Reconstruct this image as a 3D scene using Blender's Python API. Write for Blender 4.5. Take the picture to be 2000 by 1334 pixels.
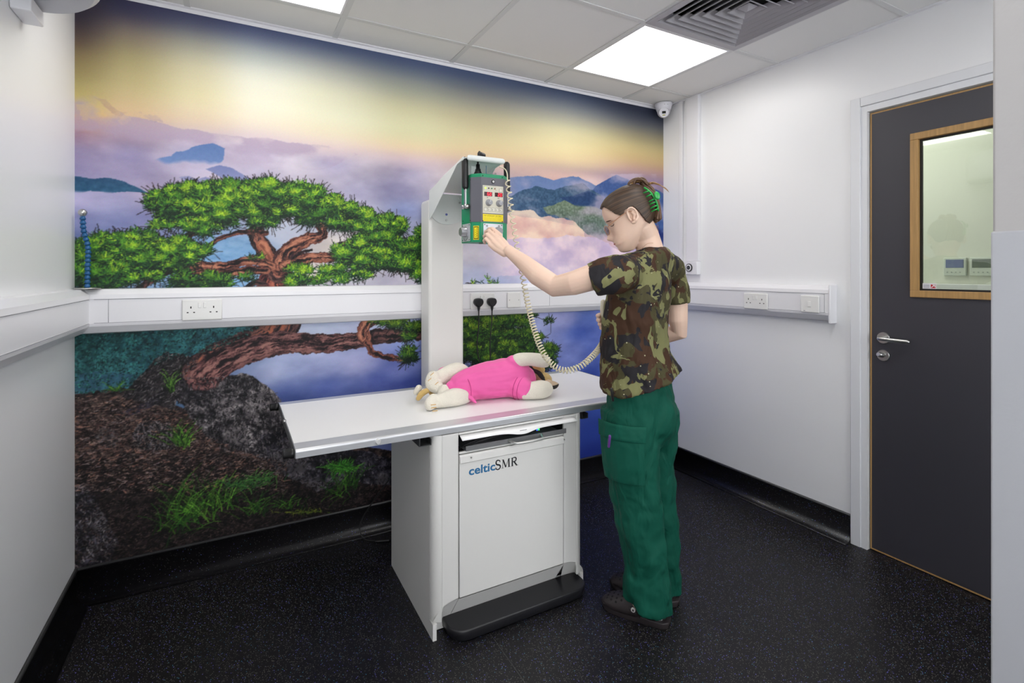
import bpy, bmesh, math, random
import numpy as np
from mathutils import Vector, Matrix, Quaternion
for o in list(bpy.data.objects): bpy.data.objects.remove(o)
scene = bpy.context.scene
col = scene.collection
PI = math.pi
# ---------------------------------------------------------------- room dimensions (metres, floor at z = 0)
XL, XR, YB, YF = -0.544, 2.606, 2.579, -1.2
HC = 2.428
NX, NY = 1.02, 0.33                  # corner of the wall block on the right of the camera
YAW = math.radians(28.75); FPX = 994.1; CAMZ = 1.305
# ---------------------------------------------------------------- camera
cd = bpy.data.cameras.new('camera'); cam = bpy.data.objects.new('camera', cd); col.objects.link(cam)
cam.location = (0, 0, CAMZ); cam.rotation_euler = (PI/2, 0, -YAW)
cd.sensor_fit = 'HORIZONTAL'; cd.sensor_width = 36; cd.lens = 36*FPX/2000; cd.shift_y = -(667-530.1)/2000; cd.clip_start = .02
scene.camera = cam
# ---------------------------------------------------------------- world, exposure
w = bpy.data.worlds.new('world'); scene.world = w; w.use_nodes = True
w.node_tree.nodes['Background'].inputs[0].default_value = (.96, .98, 1, 1); w.node_tree.nodes['Background'].inputs[1].default_value = 5.5
vs = scene.view_settings; vs.view_transform = 'Standard'; vs.look = 'None'; vs.gamma = 1; vs.use_curve_mapping = False; vs.exposure = 0.0
PANEL = 7.5                          # ceiling panel luminance
# ---------------------------------------------------------------- helpers
CR = Vector((math.cos(YAW), -math.sin(YAW), 0)); CF = Vector((math.sin(YAW), math.cos(YAW), 0)); UP = Vector((0, 0, 1))
def P(u, v, d):
    """world point from a measured bearing (u, v) and its distance d along the view axis"""
    return CF*d+CR*((u-1000)/FPX*d)+UP*(CAMZ-(v-530.1)/FPX*d)
def srgb(r, g=None, b=None):
    if g is None: g = b = r
    f = lambda c: (c/255/12.92) if c/255 <= .04045 else ((c/255+.055)/1.055)**2.4
    return (f(r), f(g), f(b), 1)
MATS = {}
def mat(name, c=(200, 200, 200), rough=.5, metal=0, bump=0, bscale=200, spec=.5, emit=None, es=1, var=0, vscale=8, sheen=0, sss=0, stretch=None, trans=0, alpha=1, coat=0):
    if name in MATS: return MATS[name]
    m = bpy.data.materials.new(name); m.use_nodes = True; MATS[name] = m
    nt = m.node_tree; b = nt.nodes['Principled BSDF']
    b.inputs['Base Color'].default_value = srgb(*c) if isinstance(c, tuple) else srgb(c)
    b.inputs['Roughness'].default_value = rough; b.inputs['Metallic'].default_value = metal
    b.inputs['Specular IOR Level'].default_value = spec
    if trans: b.inputs['Transmission Weight'].default_value = trans
    if coat: b.inputs['Coat Weight'].default_value = coat
    if sheen: b.inputs['Sheen Weight'].default_value = sheen
    if sss: b.inputs['Subsurface Weight'].default_value = sss; b.inputs['Subsurface Radius'].default_value = (.02, .008, .004); b.inputs['Subsurface Scale'].default_value = .5
    if emit: b.inputs['Emission Color'].default_value = srgb(*emit); b.inputs['Emission Strength'].default_value = es
    tc = nt.nodes.new('ShaderNodeTexCoord'); mp = nt.nodes.new('ShaderNodeMapping'); nt.links.new(tc.outputs['Object'], mp.inputs[0])
    if stretch: mp.inputs['Scale'].default_value = stretch
    if bump:
        n = nt.nodes.new('ShaderNodeTexNoise'); n.inputs['Scale'].default_value = bscale; n.inputs['Detail'].default_value = 4
        nt.links.new(mp.outputs[0], n.inputs['Vector'])
        bp = nt.nodes.new('ShaderNodeBump'); bp.inputs['Strength'].default_value = bump; bp.inputs['Distance'].default_value = .01
        nt.links.new(n.outputs[0], bp.inputs['Height']); nt.links.new(bp.outputs[0], b.inputs['Normal'])
    if var:
        n = nt.nodes.new('ShaderNodeTexNoise'); n.inputs['Scale'].default_value = vscale; n.inputs['Detail'].default_value = 5
        nt.links.new(mp.outputs[0], n.inputs['Vector'])
        hs = nt.nodes.new('ShaderNodeHueSaturation'); hs.inputs['Color'].default_value = b.inputs['Base Color'].default_value
        mr = nt.nodes.new('ShaderNodeMapRange'); mr.inputs[1].default_value = .3; mr.inputs[2].default_value = .7; mr.inputs[3].default_value = 1-var; mr.inputs[4].default_value = 1+var
        nt.links.new(n.outputs[0], mr.inputs[0]); nt.links.new(mr.outputs[0], hs.inputs['Value']); nt.links.new(hs.outputs[0], b.inputs['Base Color'])
    return m
ORG = {}
def empty(name, loc, label=None, cat=None, group=None):
    o = bpy.data.objects.new(name, None); col.objects.link(o); o.location = loc; o.empty_display_size = .05
    ORG[o.name] = Vector(loc)
    if label: o['label'] = label
    if cat: o['category'] = cat
    if group: o['group'] = group
    return o
def tag(o, label, cat, group=None):
    o['label'] = label; o['category'] = cat
    if group: o['group'] = group
    return o
class MB:
    def __init__(self): self.bm = bmesh.new()
    def _add(self, verts, faces, smooth=False):
        vs_ = [self.bm.verts.new(v) for v in verts]; out = []
        for f in faces:
            try: q = self.bm.faces.new([vs_[i] for i in f]); q.smooth = smooth; out.append(q)
            except ValueError: pass
        return vs_, out
    def box(self, a, b, bev=0, seg=2):
        """box between corners a and b"""
        (x0, y0, z0), (x1, y1, z1) = [min(p, q) for p, q in zip(a, b)], [max(p, q) for p, q in zip(a, b)]
        v = [(x0,y0,z0),(x1,y0,z0),(x1,y1,z0),(x0,y1,z0),(x0,y0,z1),(x1,y0,z1),(x1,y1,z1),(x0,y1,z1)]
        f = [(0,3,2,1),(4,5,6,7),(0,1,5,4),(1,2,6,5),(2,3,7,6),(3,0,4,7)]
        vs_, fs = self._add(v, f)
        if bev:
            es = list({e for q in fs for e in q.edges})
            r = bmesh.ops.bevel(self.bm, geom=es, offset=bev, segments=seg, affect='EDGES', profile=.5)
            for q in r['faces']: q.smooth = True
        return self
    def tube(self, pts, rad, seg=12, cap=True, ratio=1.0, up=None, smooth=True):
        pts = [Vector(p) for p in pts]; n = len(pts)
        if not hasattr(rad, '__len__'): rad = [rad]*n
        tg = []
        for i in range(n):
            t = (pts[min(i+1, n-1)]-pts[max(i-1, 0)]); tg.append(t.normalized() if t.length > 1e-9 else Vector((0, 0, 1)))
        a = Vector(up) if up else (Vector((0, 0, 1)) if abs(tg[0].z) < .9 else Vector((1, 0, 0)))
        nrm = (a-tg[0]*a.dot(tg[0])).normalized(); V = []
        for i in range(n):
            nrm = (nrm-tg[i]*nrm.dot(tg[i])).normalized(); bn = tg[i].cross(nrm)
            for k in range(seg):
                t = 2*PI*k/seg; V.append(pts[i]+nrm*math.cos(t)*rad[i]+bn*math.sin(t)*rad[i]*ratio)
        F = [(i*seg+k, i*seg+(k+1) % seg, (i+1)*seg+(k+1) % seg, (i+1)*seg+k) for i in range(n-1) for k in range(seg)]
        vs_, _ = self._add(V, F, smooth)
        if cap:
            try: self.bm.faces.new(vs_[:seg][::-1]); self.bm.faces.new(vs_[-seg:])
            except ValueError: pass
        return self
    def blob(self, pts, rad, seg=14, ratio=1.0, up=None):
        """tube with rounded ends"""
        pts = [Vector(p) for p in pts]
        if not hasattr(rad, '__len__'): rad = [rad]*len(pts)
        d0 = (pts[0]-pts[1]).normalized(); d1 = (pts[-1]-pts[-2]).normalized()
        A = [(pts[0]+d0*rad[0]*math.sin(t), rad[0]*math.cos(t)) for t in (1.5, 1.2, .8, .4)]
        B = [(pts[-1]+d1*rad[-1]*math.sin(t), rad[-1]*math.cos(t)) for t in (.4, .8, 1.2, 1.5)]
        q = A+list(zip(pts, rad))+B
        return self.tube([a for a, b in q], [b for a, b in q], seg, True, ratio, up)
    def cyl(self, p0, p1, r0, r1=None, seg=24, smooth=True):
        return self.tube([p0, p1], [r0, r0 if r1 is None else r1], seg, True, smooth=smooth)
    def ell(self, c, r, rot=None, seg=24, rings=16):
        c = Vector(c); rot = rot or Matrix.Identity(3); V = []; F = []
        for i in range(rings+1):
            t = PI*i/rings
            for k in range(seg):
                p = 2*PI*k/seg; V.append(c+rot @ Vector((r[0]*math.sin(t)*math.cos(p), r[1]*math.sin(t)*math.sin(p), r[2]*math.cos(t))))
        for i in range(rings):
            for k in range(seg): F.append((i*seg+k, (i+1)*seg+k, (i+1)*seg+(k+1) % seg, i*seg+(k+1) % seg))
        vs_, fs = self._add(V, F, True)
        bmesh.ops.remove_doubles(self.bm, verts=vs_, dist=1e-6)
        return self
    def loft(self, rings, cap=True, smooth=True, closed=True):
        n = len(rings[0]); V = [v for r in rings for v in r]
        F = [(i*n+k, i*n+(k+1) % n, (i+1)*n+(k+1) % n, (i+1)*n+k) for i in range(len(rings)-1) for k in range(n if closed else n-1)]
        vs_, _ = self._add(V, F, smooth)
        if cap and closed:
            for q in (vs_[:n][::-1], vs_[-n:]):
                try: self.bm.faces.new(q)
                except ValueError: pass
        return self
    def prism(self, poly, d, smooth=False):
        """polygon (3-D points) extruded by vector d"""
        d = Vector(d); p = [Vector(q) for q in poly]; n = len(p)
        self._add(p+[q+d for q in p], [tuple(range(n))[::-1], tuple(range(n, 2*n))]+[(i, (i+1) % n, n+(i+1) % n, n+i) for i in range(n)], smooth)
        return self
    def build(self, name, m, parent=None, mods=None):
        bmesh.ops.recalc_face_normals(self.bm, faces=self.bm.faces[:])
        org = ORG[parent.name] if parent is not None and parent.name in ORG else Vector((0, 0, 0))
        if parent is None:
            xs = [v.co for v in self.bm.verts]
            if xs: org = Vector(((min(p.x for p in xs)+max(p.x for p in xs))/2, (min(p.y for p in xs)+max(p.y for p in xs))/2, min(p.z for p in xs)))
        for v in self.bm.verts: v.co -= org
        me = bpy.data.meshes.new(name); self.bm.to_mesh(me); self.bm.free()
        o = bpy.data.objects.new(name, me); col.objects.link(o)
        for q in (m if isinstance(m, (list, tuple)) else [m]): me.materials.append(q)
        if parent is not None: o.parent = parent
        else: o.location = org
        ORG[o.name] = org
        return o
def struct(o): o['kind'] = 'structure'; return o
def text_mesh(s, size, origin, xdir, ydir, m, name, parent, bold=0, align='LEFT', depth=.0006, sx=1.0):
    """lettering as a thin mesh lying in the plane (xdir, ydir)"""
    cu = bpy.data.curves.new(name, 'FONT'); cu.body = s; cu.size = size; cu.align_x = align; cu.extrude = depth; cu.offset = bold
    t = bpy.data.objects.new(name+'_tmp', cu); col.objects.link(t)
    bpy.context.view_layer.update()
    me = bpy.data.meshes.new_from_object(t.evaluated_get(bpy.context.evaluated_depsgraph_get()))
    bpy.data.objects.remove(t)
    x = Vector(xdir).normalized(); y = Vector(ydir).normalized(); n = x.cross(y); org = ORG[parent.name]
    for v in me.vertices: v.co = Vector(origin)+x*v.co.x*sx+y*v.co.y+n*v.co.z-org
    me.materials.clear(); me.materials.append(m)
    o = bpy.data.objects.new(name, me); col.objects.link(o); o.parent = parent; ORG[o.name] = org
    return o
def copy_tree(o, delta, parent=None):
    c = o.copy(); col.objects.link(c)
    if parent is None: c.location = o.location+Vector(delta)
    else: c.parent = parent
    ORG[c.name] = ORG[o.name]+Vector(delta)
    for ch in o.children: copy_tree(ch, delta, c)
    return c
def smooth_path(pts, it=3):
    q = [Vector(p) for p in pts]
    for _ in range(it):
        r = [q[0]]
        for i in range(len(q)-1): r += [q[i]*.75+q[i+1]*.25, q[i]*.25+q[i+1]*.75]
        r.append(q[-1]); q = r
    return q
# ---------------------------------------------------------------- wall print (a landscape), painted procedurally
def paint_mural(res=0.0025):
    """returns (nx, nz, rgb srgb 0..1 float array [nz,nx,3]) of the printed landscape in wall coordinates"""
    rng = np.random.default_rng(7)
    f, yaw, cx, cy = 994.1, math.radians(28.75), 1000.0, 530.1
    s, c = math.sin(yaw), math.cos(yaw)
    x0, x1, z0, z1, D = XL, XR, 0.13, 2.43, YB
    nx = int((x1-x0)/res)+1; nz = int((z1-z0)/res)+1
    def wl(u, v):                       # where a measured print point lies on the wall (column, row)
        r = (u-cx)/f; dx = s+r*c; dy = c-r*s; dz = -(v-cy)/f
        t = D/dy
        return (dx*t-x0)/res, (1.305+dz*t-z0)/res
    pxs = D/0.72/f/res                  # rough size of one measured unit in cells (centre of wall)
    img = np.zeros((nz, nx, 3), np.float32)
    gx, gz = np.meshgrid(np.arange(nx), np.arange(nz))
    def noise(cell, seed, ax=1.0):
        r = np.random.default_rng(seed)
        cw, ch = cell*ax, cell
        w = int(nx/cw)+3; h = int(nz/ch)+3
        g = r.random((h, w)).astype(np.float32)
        X = np.arange(nx)/cw; Z = np.arange(nz)/ch
        xi = X.astype(int); zi = Z.astype(int); fx = X-xi; fz = Z-zi
        fx = fx*fx*(3-2*fx); fz = fz*fz*(3-2*fz)
        a = g[zi][:, xi]; b = g[zi][:, xi+1]; c2 = g[zi+1][:, xi]; d = g[zi+1][:, xi+1]
        return (a*(1-fx)+b*fx)*(1-fz[:, None])+(c2*(1-fx)+d*fx)*fz[:, None]
    def fbm(cell, seed, oct=5, ax=1.0, gain=.5):
        o = 0; amp = 1; tot = 0
        for i in range(oct):
            o = o+amp*noise(max(cell/2**i, 1.0), seed+i*13, ax); tot += amp; amp *= gain
        return o/tot
    # base colours as lit in the room, sampled all over the print: (u, v, r, g, b)
    S = [(150,30,62,56,72),(150,70,105,88,82),(150,110,150,132,92),(150,160,178,164,110),(150,205,208,190,120),(150,235,225,170,130),(150,262,160,130,155),(150,300,130,122,165),(150,335,140,132,172),
     (250,20,62,62,92),(250,60,135,122,112),(250,110,178,166,120),(250,170,205,190,140),(250,225,222,190,150),(250,262,185,160,178),(250,300,150,144,188),(250,335,160,150,186),
     (380,40,75,80,112),(380,80,150,150,140),(380,130,205,198,165),(380,190,228,218,175),(380,240,228,205,180),(380,270,195,180,200),(380,300,180,175,208),(380,330,190,182,210),
     (500,62,85,95,132),(500,100,160,168,168),(500,150,222,222,205),(500,200,240,236,214),(500,240,240,228,206),(500,268,222,204,208),(500,300,205,196,222),(500,335,200,192,215),
     (650,88,84,98,134),(650,130,165,168,165),(650,180,222,220,192),(650,230,238,236,206),(650,262,240,228,198),(650,290,228,206,205),(650,320,205,198,226),
     (800,122,82,96,132),(800,160,150,155,150),(800,210,215,210,170),(800,260,225,222,178),(800,290,236,212,172),(800,312,216,192,200),(800,340,185,178,205),
     (950,152,75,90,124),(950,190,140,142,140),(950,230,200,190,155),(950,270,226,212,165),(950,300,230,204,158),(950,325,212,182,175),(950,350,180,160,180),
     (1100,182,66,80,110),(1100,220,140,142,138),(1100,255,210,202,160),(1100,290,232,216,165),(1100,315,226,202,160),(1100,332,190,165,160),(1100,345,230,190,180),
     (1250,214,48,55,76),(1250,240,90,94,104),(1250,270,165,155,120),(1250,295,210,190,135),(1250,315,205,175,130),(1250,335,185,150,145),(1250,350,150,130,160),
     (160,395,165,158,195),(160,430,125,130,178),(160,470,90,105,158),(230,395,150,148,188),(230,430,120,128,176),(250,470,100,115,168),(280,440,150,150,192),
     (160,500,70,90,140),(300,380,195,180,205),(420,355,205,192,212),(600,355,215,206,222),(480,345,190,180,205),
     (700,380,190,185,212),(780,370,165,160,192),(790,410,130,142,190),(790,440,175,178,208),(700,440,205,196,200),(600,430,190,198,220),
     (400,480,120,160,205),(420,505,110,155,205),(480,500,105,150,200),(560,450,200,205,222),(640,480,226,214,205),(600,530,222,208,202),(700,540,205,200,210),(780,550,208,202,215),(400,545,110,150,200),(450,555,110,150,195),
     (930,500,205,200,212),(930,540,190,196,222),(960,550,180,190,225),(920,400,200,190,205),(1010,420,235,200,185),(1060,440,240,205,180),(1110,450,240,205,190),(1150,470,235,200,195),
     (1030,470,225,180,178),(1100,475,225,185,195),(1060,490,215,200,225),(1140,500,226,190,215),(1190,515,205,175,215),(1100,540,195,205,240),(1050,540,200,208,236),(1010,520,205,200,220),(1160,545,185,192,235),(1200,480,225,190,200),(1280,500,120,130,190),(1280,450,60,85,150),(1290,410,90,95,140),
     (160,665,18,50,52),(250,655,24,74,78),(350,650,22,72,82),(430,648,36,100,120),(200,700,22,62,66),(300,680,26,78,92),(400,670,60,130,150),(160,730,26,58,72),(230,740,44,80,104),(280,710,30,70,90),
     (620,645,150,160,188),(560,650,165,172,195),(700,640,165,172,200),(800,680,120,135,190),(480,750,150,165,205),(520,735,165,172,205),(560,700,150,160,200),(620,715,140,148,190),(700,710,150,152,192),(780,720,110,120,180),(560,760,110,125,180),(640,760,82,98,165),(740,745,82,96,165),(800,750,70,85,158),(580,790,80,95,150),
     (930,640,120,125,160),(1050,640,130,140,190),(1100,625,135,140,195),(1150,620,70,95,175),(1130,650,75,100,185),(1080,680,140,150,205),(1120,690,110,125,195),(1160,680,70,92,175),(1080,720,110,125,195),(1150,740,55,80,165),(1150,790,50,75,160),(1160,840,40,62,145),(1160,885,28,44,120),(1240,640,60,80,160),(1270,700,60,80,160),(1270,850,28,44,115),(950,800,60,75,140),(1000,850,40,60,130)]
    S = np.array(S, np.float32)
    px, pz = wl(S[:, 0], S[:, 1])
    st = 8
    hx, hz = np.meshgrid(np.arange(0, nx+st, st), np.arange(0, nz+st, st))
    num = np.zeros(hx.shape+(3,)); den = np.zeros(hx.shape)
    for i in range(len(S)):
        d2 = ((hx-px[i])/1.7)**2+(hz-pz[i])**2
        w = 1/(d2+160)**1.5
        num += w[..., None]*S[i, 2:]; den += w
    low = num/den[..., None]
    xi = np.arange(nx)/st; zi = np.arange(nz)/st
    x_ = xi.astype(int); z_ = zi.astype(int); fx = (xi-x_)[None, :, None]; fz = (zi-z_)[:, None, None]
    img[:] = (low[z_][:, x_]*(1-fx)+low[z_][:, x_+1]*fx)*(1-fz)+(low[z_+1][:, x_]*(1-fx)+low[z_+1][:, x_+1]*fx)*fz
    zm = z0+gz*res; xm = x0+gx*res
    # evening sky: vertical colour profiles blended along the wall
    cols_ = {}
    for r_ in S:
        if int(r_[0]) in (150, 250, 380, 500, 650, 800, 950, 1100, 1250) and r_[1] < 352 and not (r_[0] < 300 and r_[1] > 330): cols_.setdefault(int(r_[0]), []).append(r_)
    keys = sorted(cols_); prof = []; kx = []
    zs_ = np.arange(nz)
    for k_ in keys:
        q = np.array(sorted(cols_[k_], key=lambda t_: -t_[1])); a_, b_ = wl(q[:, 0], q[:, 1])
        kx.append(a_[0]); prof.append(np.stack([np.interp(zs_, b_, q[:, 2+j]) for j in range(3)], 1))
    prof = np.array(prof); ker = np.ones(25)/25
    for i_ in range(len(prof)):
        for j in range(3): prof[i_, :, j] = np.convolve(np.pad(prof[i_, :, j], 12, mode='edge'), ker, 'valid')
    pos = np.interp(np.arange(nx), kx, np.arange(len(kx))); pi_ = np.minimum(pos.astype(int), len(kx)-2); pf = pos-pi_; pf = pf*pf*(3-2*pf)
    skyc = prof[pi_].transpose(1, 0, 2)*(1-pf)[None, :, None]+prof[pi_+1].transpose(1, 0, 2)*pf[None, :, None]
    wsk = np.clip((zm-1.80)/.12, 0, 1)[..., None]
    img[:] = img*(1-wsk)+skyc*wsk
    # soft cloud texture below the horizon line
    f1 = fbm(95, 3, 6, 2.2); f2 = fbm(40, 31, 5, 1.8)
    cl = np.clip((1.93-zm)/.10, 0, 1)*np.clip((zm-.55)/.2, 0, 1)
    t = ((f1-.5)*130+(f2-.5)*60)*cl
    img += t[..., None]*np.array([1.0, .98, .85])
    img += ((fbm(60, 77, 4, 6)-.5)*14*np.clip((zm-1.9)/.1, 0, 1))[..., None]
    def inside(pts, warp=0, wcell=14, seed=1):
        P = np.array([wl(*p) for p in pts], np.float32)
        X = gx.astype(np.float32); Z = gz.astype(np.float32)
        m = 10+warp*2
        a0 = int(max(P[:, 0].min()-m, 0)); a1 = int(min(P[:, 0].max()+m, nx)); b0 = int(max(P[:, 1].min()-m, 0)); b1 = int(min(P[:, 1].max()+m, nz))
        X = X[b0:b1, a0:a1]; Z = Z[b0:b1, a0:a1]
        if warp:
            X = X+(fbm(wcell, seed, 4)[b0:b1, a0:a1]-.5)*2*warp; Z = Z+(fbm(wcell, seed+5, 4)[b0:b1, a0:a1]-.5)*2*warp
        ins = np.zeros(X.shape, bool)
        for i in range(len(P)):
            (xa, za), (xb, zb) = P[i], P[(i+1) % len(P)]
            if za == zb: continue
            cnd = ((Z < za) != (Z < zb)) & (X < (xb-xa)*(Z-za)/(zb-za)+xa)
            ins ^= cnd
        return (slice(b0, b1), slice(a0, a1)), ins, X, Z, P
    def blend(sl, m, col):
        m = m[..., None]; img[sl] = img[sl]*(1-m)+np.asarray(col)*m
    # cloud bank edge on the left
    sl, ins, X, Z, P = inside([(140,177),(165,182),(185,188),(215,205),(243,223),(280,233),(330,245),(420,262),(520,270),(640,288),(700,300),(640,330),(140,330)], 5, 20, 5)
    k = fbm(26, 90, 5, 1.6)[sl]
    blend(sl, ins*np.clip((k-.38)*3, 0, .7)*np.clip((zm[sl]-1.72)*7, 0, 1)*np.clip((xm[sl][:1]*0+1.25-xm[sl])*1.6, 0, 1), np.array([176,158,184]))
    for pts, col, am in (([(180,186),(205,192),(222,205),(243,222),(225,222),(212,210),(196,200)], (176,140,132), .45), ([(270,222),(300,228),(322,242),(300,240)], (160,140,168), .4), ([(228,225),(255,222),(262,235),(245,240),(230,238)], (245,208,155), .35), ([(150,205),(180,200),(210,222),(160,236)], (228,198,124), .35)):
        sl, ins, X, Z, P = inside(pts, 9, 14, 8); blend(sl, ins*am*np.clip(fbm(14, 44, 4)[sl]*2-.3, 0, 1), col)
    # far mountains
    def ridge(pts, top, bot, warp=3, seed=1, tex=16, fade=.5, tcell=5):
        sl, ins, X, Z, P = inside(pts, warp, 18, seed)
        zt = P[:, 1].max(); zb = P[:, 1].min()
        h = np.clip((Z-zb)/(zt-zb), 0, 1)
        col = np.asarray(bot)*(1-h[..., None])+np.asarray(top)*h[..., None]
        col = col+((fbm(tcell, seed+3, 3)[sl]-.5)*tex*2)[..., None]
        fogm = fbm(34, seed+60, 5, 1.8)[sl]
        e0 = wl(950, 400)[0]; e1 = wl(1012, 400)[0]
        if pts[0][0] < 960 and pts[0][0] > 900: ins = ins*np.clip((gx[sl]-e0)/(e1-e0), 0, 1)
        a = ins*np.clip((h-fade*fogm*1.4)/.12+.3, 0, 1)
        blend(sl, a, col)
    ridge([(284,322),(310,309),(335,305),(345,297),(360,297),(375,289),(400,282),(415,280),(440,290),(436,312),(420,330),(290,330)], (92,122,175), (122,148,200), 2, 11, 5, .45)
    ridge([(400,330),(430,322),(455,330),(480,345),(510,362),(460,362),(430,345)], (120,130,180), (150,155,198), 2, 12, 4, .3)
    ridge([(350,346),(368,344),(385,349),(402,345),(425,352),(360,356)], (135,140,185), (165,165,200), 1, 13, 4, .2)
    ridge([(140,344),(165,347),(180,350),(215,348),(245,356),(268,366),(290,377),(250,374),(215,378),(175,372),(140,380)], (40,78,112), (44,92,124), 2, 14, 18, .25)
    ridge([(935,352),(1010,345),(1050,343),(1080,352),(1105,346),(1130,345),(1150,356),(1180,372),(1200,400),(935,400)], (92,118,165), (130,145,190), 2, 15, 6, .35)
    ridge([(1165,362),(1185,350),(1203,341),(1225,350),(1240,358),(1270,365),(1300,380),(1300,480),(1180,440),(1150,380)], (58,84,138), (66,98,158), 2, 16, 12, .3)
    ridge([(935,392),(1000,383),(1022,370),(1050,364),(1082,370),(1112,362),(1138,357),(1150,368),(1172,380),(1188,400),(1240,440),(1300,470),(1300,486),(1200,478),(1150,462),(1120,440),(1060,428),(935,414)], (52,84,112), (62,92,130), 3, 17, 26, .28, 4)
    ridge([(1060,405),(1100,392),(1140,375),(1160,400),(1185,420),(1200,470),(1150,460),(1110,428),(1070,418)], (122,138,108), (86,106,108), 5, 18, 40, .1, 4)
    ridge([(1092,385),(1120,382),(1150,372),(1178,392),(1180,408),(1130,405)], (34,62,104), (36,66,110), 3, 20, 12, .1, 4)
    sl, ins, X, Z, P = inside([(1000,340),(1300,340),(1300,490),(1000,480)], 2, 20, 39)
    hz_ = np.clip((fbm(40, 391, 5, 2.0)[sl]-.46)*3.2, 0, .62)*np.clip((gx[sl]-wl(1000, 400)[0])/40, 0, 1); blend(sl, ins*hz_, np.array([196,180,200]))
    # peach and pink cloud tops in front of them
    for pts, c1, c2, sd in (([(935,416),(1010,412),(1040,411),(1060,424),(1100,426),(1122,434),(1140,452),(1145,470),(935,475)], (252,224,200), (224,176,168), 41), ([(935,470),(1030,462),(1070,468),(1110,460),(1150,462),(1180,470),(1205,490),(1250,500),(1300,500),(1300,540),(935,540)], (244,222,234), (200,182,216), 42)):
        sl, ins, X, Z, P = inside(pts, 7, 26, sd)
        k = np.clip((fbm(34, sd+9, 5, 1.3)[sl]-.34)*3.0, 0, 1)[..., None]
        e0 = wl(930, 400)[0]; e1 = wl(1005, 400)[0]; ins = ins*np.clip((gx[sl]-e0)/(e1-e0), 0, 1)
        blend(sl, ins*.85, np.asarray(c2)*(1-k)+np.asarray(c1)*k)
    # forest seen far below on the left, under the dado
    def textured(pts, cols, warp, cell, seed, am=1.0, ax=1.0, gain=.6, sharp=2.6):
        sl, ins, X, Z, P = inside(pts, warp, 16, seed)
        k = np.clip((fbm(cell, seed+9, 5, ax, gain)[sl]-.5)*sharp+.5, 0, 1)
        n = len(cols)-1; q = k*n; i = np.minimum(q.astype(int), n-1); fr = (q-i)[..., None]
        C_ = np.asarray(cols, np.float32)
        blend(sl, ins*am, C_[i]*(1-fr)+C_[i+1]*fr)
        return sl, ins
    textured([(140,640),(520,630),(490,650),(430,680),(340,700),(290,720),(250,765),(140,775)], [(8,30,34),(20,62,64),(36,92,92),(60,128,128)], 3, 9, 50, .62)
    textured([(140,735),(200,725),(260,730),(240,768),(140,775)], [(40,70,98),(58,92,120)], 5, 30, 52, .5)
    textured([(400,470),(520,455),(560,560),(340,560)], [(92,140,185),(120,165,205),(140,180,210)], 4, 8, 54, .5, 2)
    # dark forest floor
    G = [(140,770),(200,762),(240,757),(300,770),(360,800),(420,850),(560,880),(700,870),(775,880),(775,1010),(740,1030),(140,1130)]
    textured(G, [(6,5,6),(22,17,18),(48,38,38),(70,56,52),(104,84,76)], 3, 7, 60, 1, 1.7, .85, 2.2)
    textured([(140,905),(400,880),(775,960),(775,1010),(140,1130)], [(3,3,4),(10,9,11),(32,27,28)], 16, 8, 63, .72, 1.7, .85, 2.4)
    RK1 = [(236,775),(262,745),(290,720),(302,700),(318,692),(345,690),(372,697),(385,708),(372,722),(350,745),(340,800),(300,790)]
    RK2 = [(342,775),(341,750),(352,738),(380,732),(430,735),(470,728),(495,735),(520,752),(540,768),(555,792),(566,850),(566,900),(530,905),(480,880),(440,880),(400,850),(362,800)]
    RK3 = [(258,850),(268,828),(300,820),(332,828),(344,850),(342,872),(300,878),(262,872)]
    RK4 = [(500,850),(566,845),(640,880),(700,880),(775,895),(775,950),(700,940),(620,960),(540,920)]
    RK5 = [(140,945),(165,948),(185,970),(205,1010),(230,1060),(210,1110),(140,1130)]
    # rocks
    RC = [(10,10,13),(34,32,36),(70,66,70),(112,106,108),(165,158,158)]
    textured(RK1, [(16,14,16),(46,42,42),(84,76,74),(128,118,114)], 3, 9, 70, 1, .8, .8, 2.6)
    textured(RK2, RC, 4, 11, 72, 1, 1, .85, 2.5)
    textured(RK3, RC[:4], 3, 9, 74, 1, 1.2, .85, 2.6)
    textured([(180,848),(205,832),(232,845),(236,868),(205,876)], RC[:4], 3, 8, 76, .8, 1, .85, 2.6)
    textured(RK4, [(8,8,12),(26,26,34),(58,56,66),(98,94,104)], 6, 10, 78, .92, 1, .85, 2.5)
    textured(RK5, [(6,6,9),(20,20,26),(52,50,60),(86,82,94)], 5, 10, 80, .9, 1, .85, 2.6)
    textured([(236,805),(262,793),(300,780),(314,784),(288,800),(250,812)], [(28,26,34),(60,56,72)], 2, 8, 82, .9)
    textured([(1240,400),(1245,400),(1245,402)], [(60,60,60),(60,60,60)], 0, 8, 1, 0)
    # splatting of many short strokes
    crk = np.abs(fbm(34, 301, 4, 1.2)-.5)*2; crk2 = np.abs(fbm(15, 302, 4, 1.0)-.5)*2; big = fbm(44, 303, 3)
    for pts_ in (RK1, RK2, RK3, RK4, RK5):
        sl, ins, X_, Z_, P_ = inside(pts_, 3, 9, 71)
        m_ = ins*(np.clip(1-crk[sl]/.09, 0, 1)*.75+np.clip(1-crk2[sl]/.10, 0, 1)*.35).clip(0, .9)
        blend(sl, m_, (8,8,10)); blend(sl, ins*np.clip((big[sl]-.52)*3.2, 0, .5), (120,114,116)); blend(sl, ins*np.clip((.44-big[sl])*4, 0, .6), (16,15,20))
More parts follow.
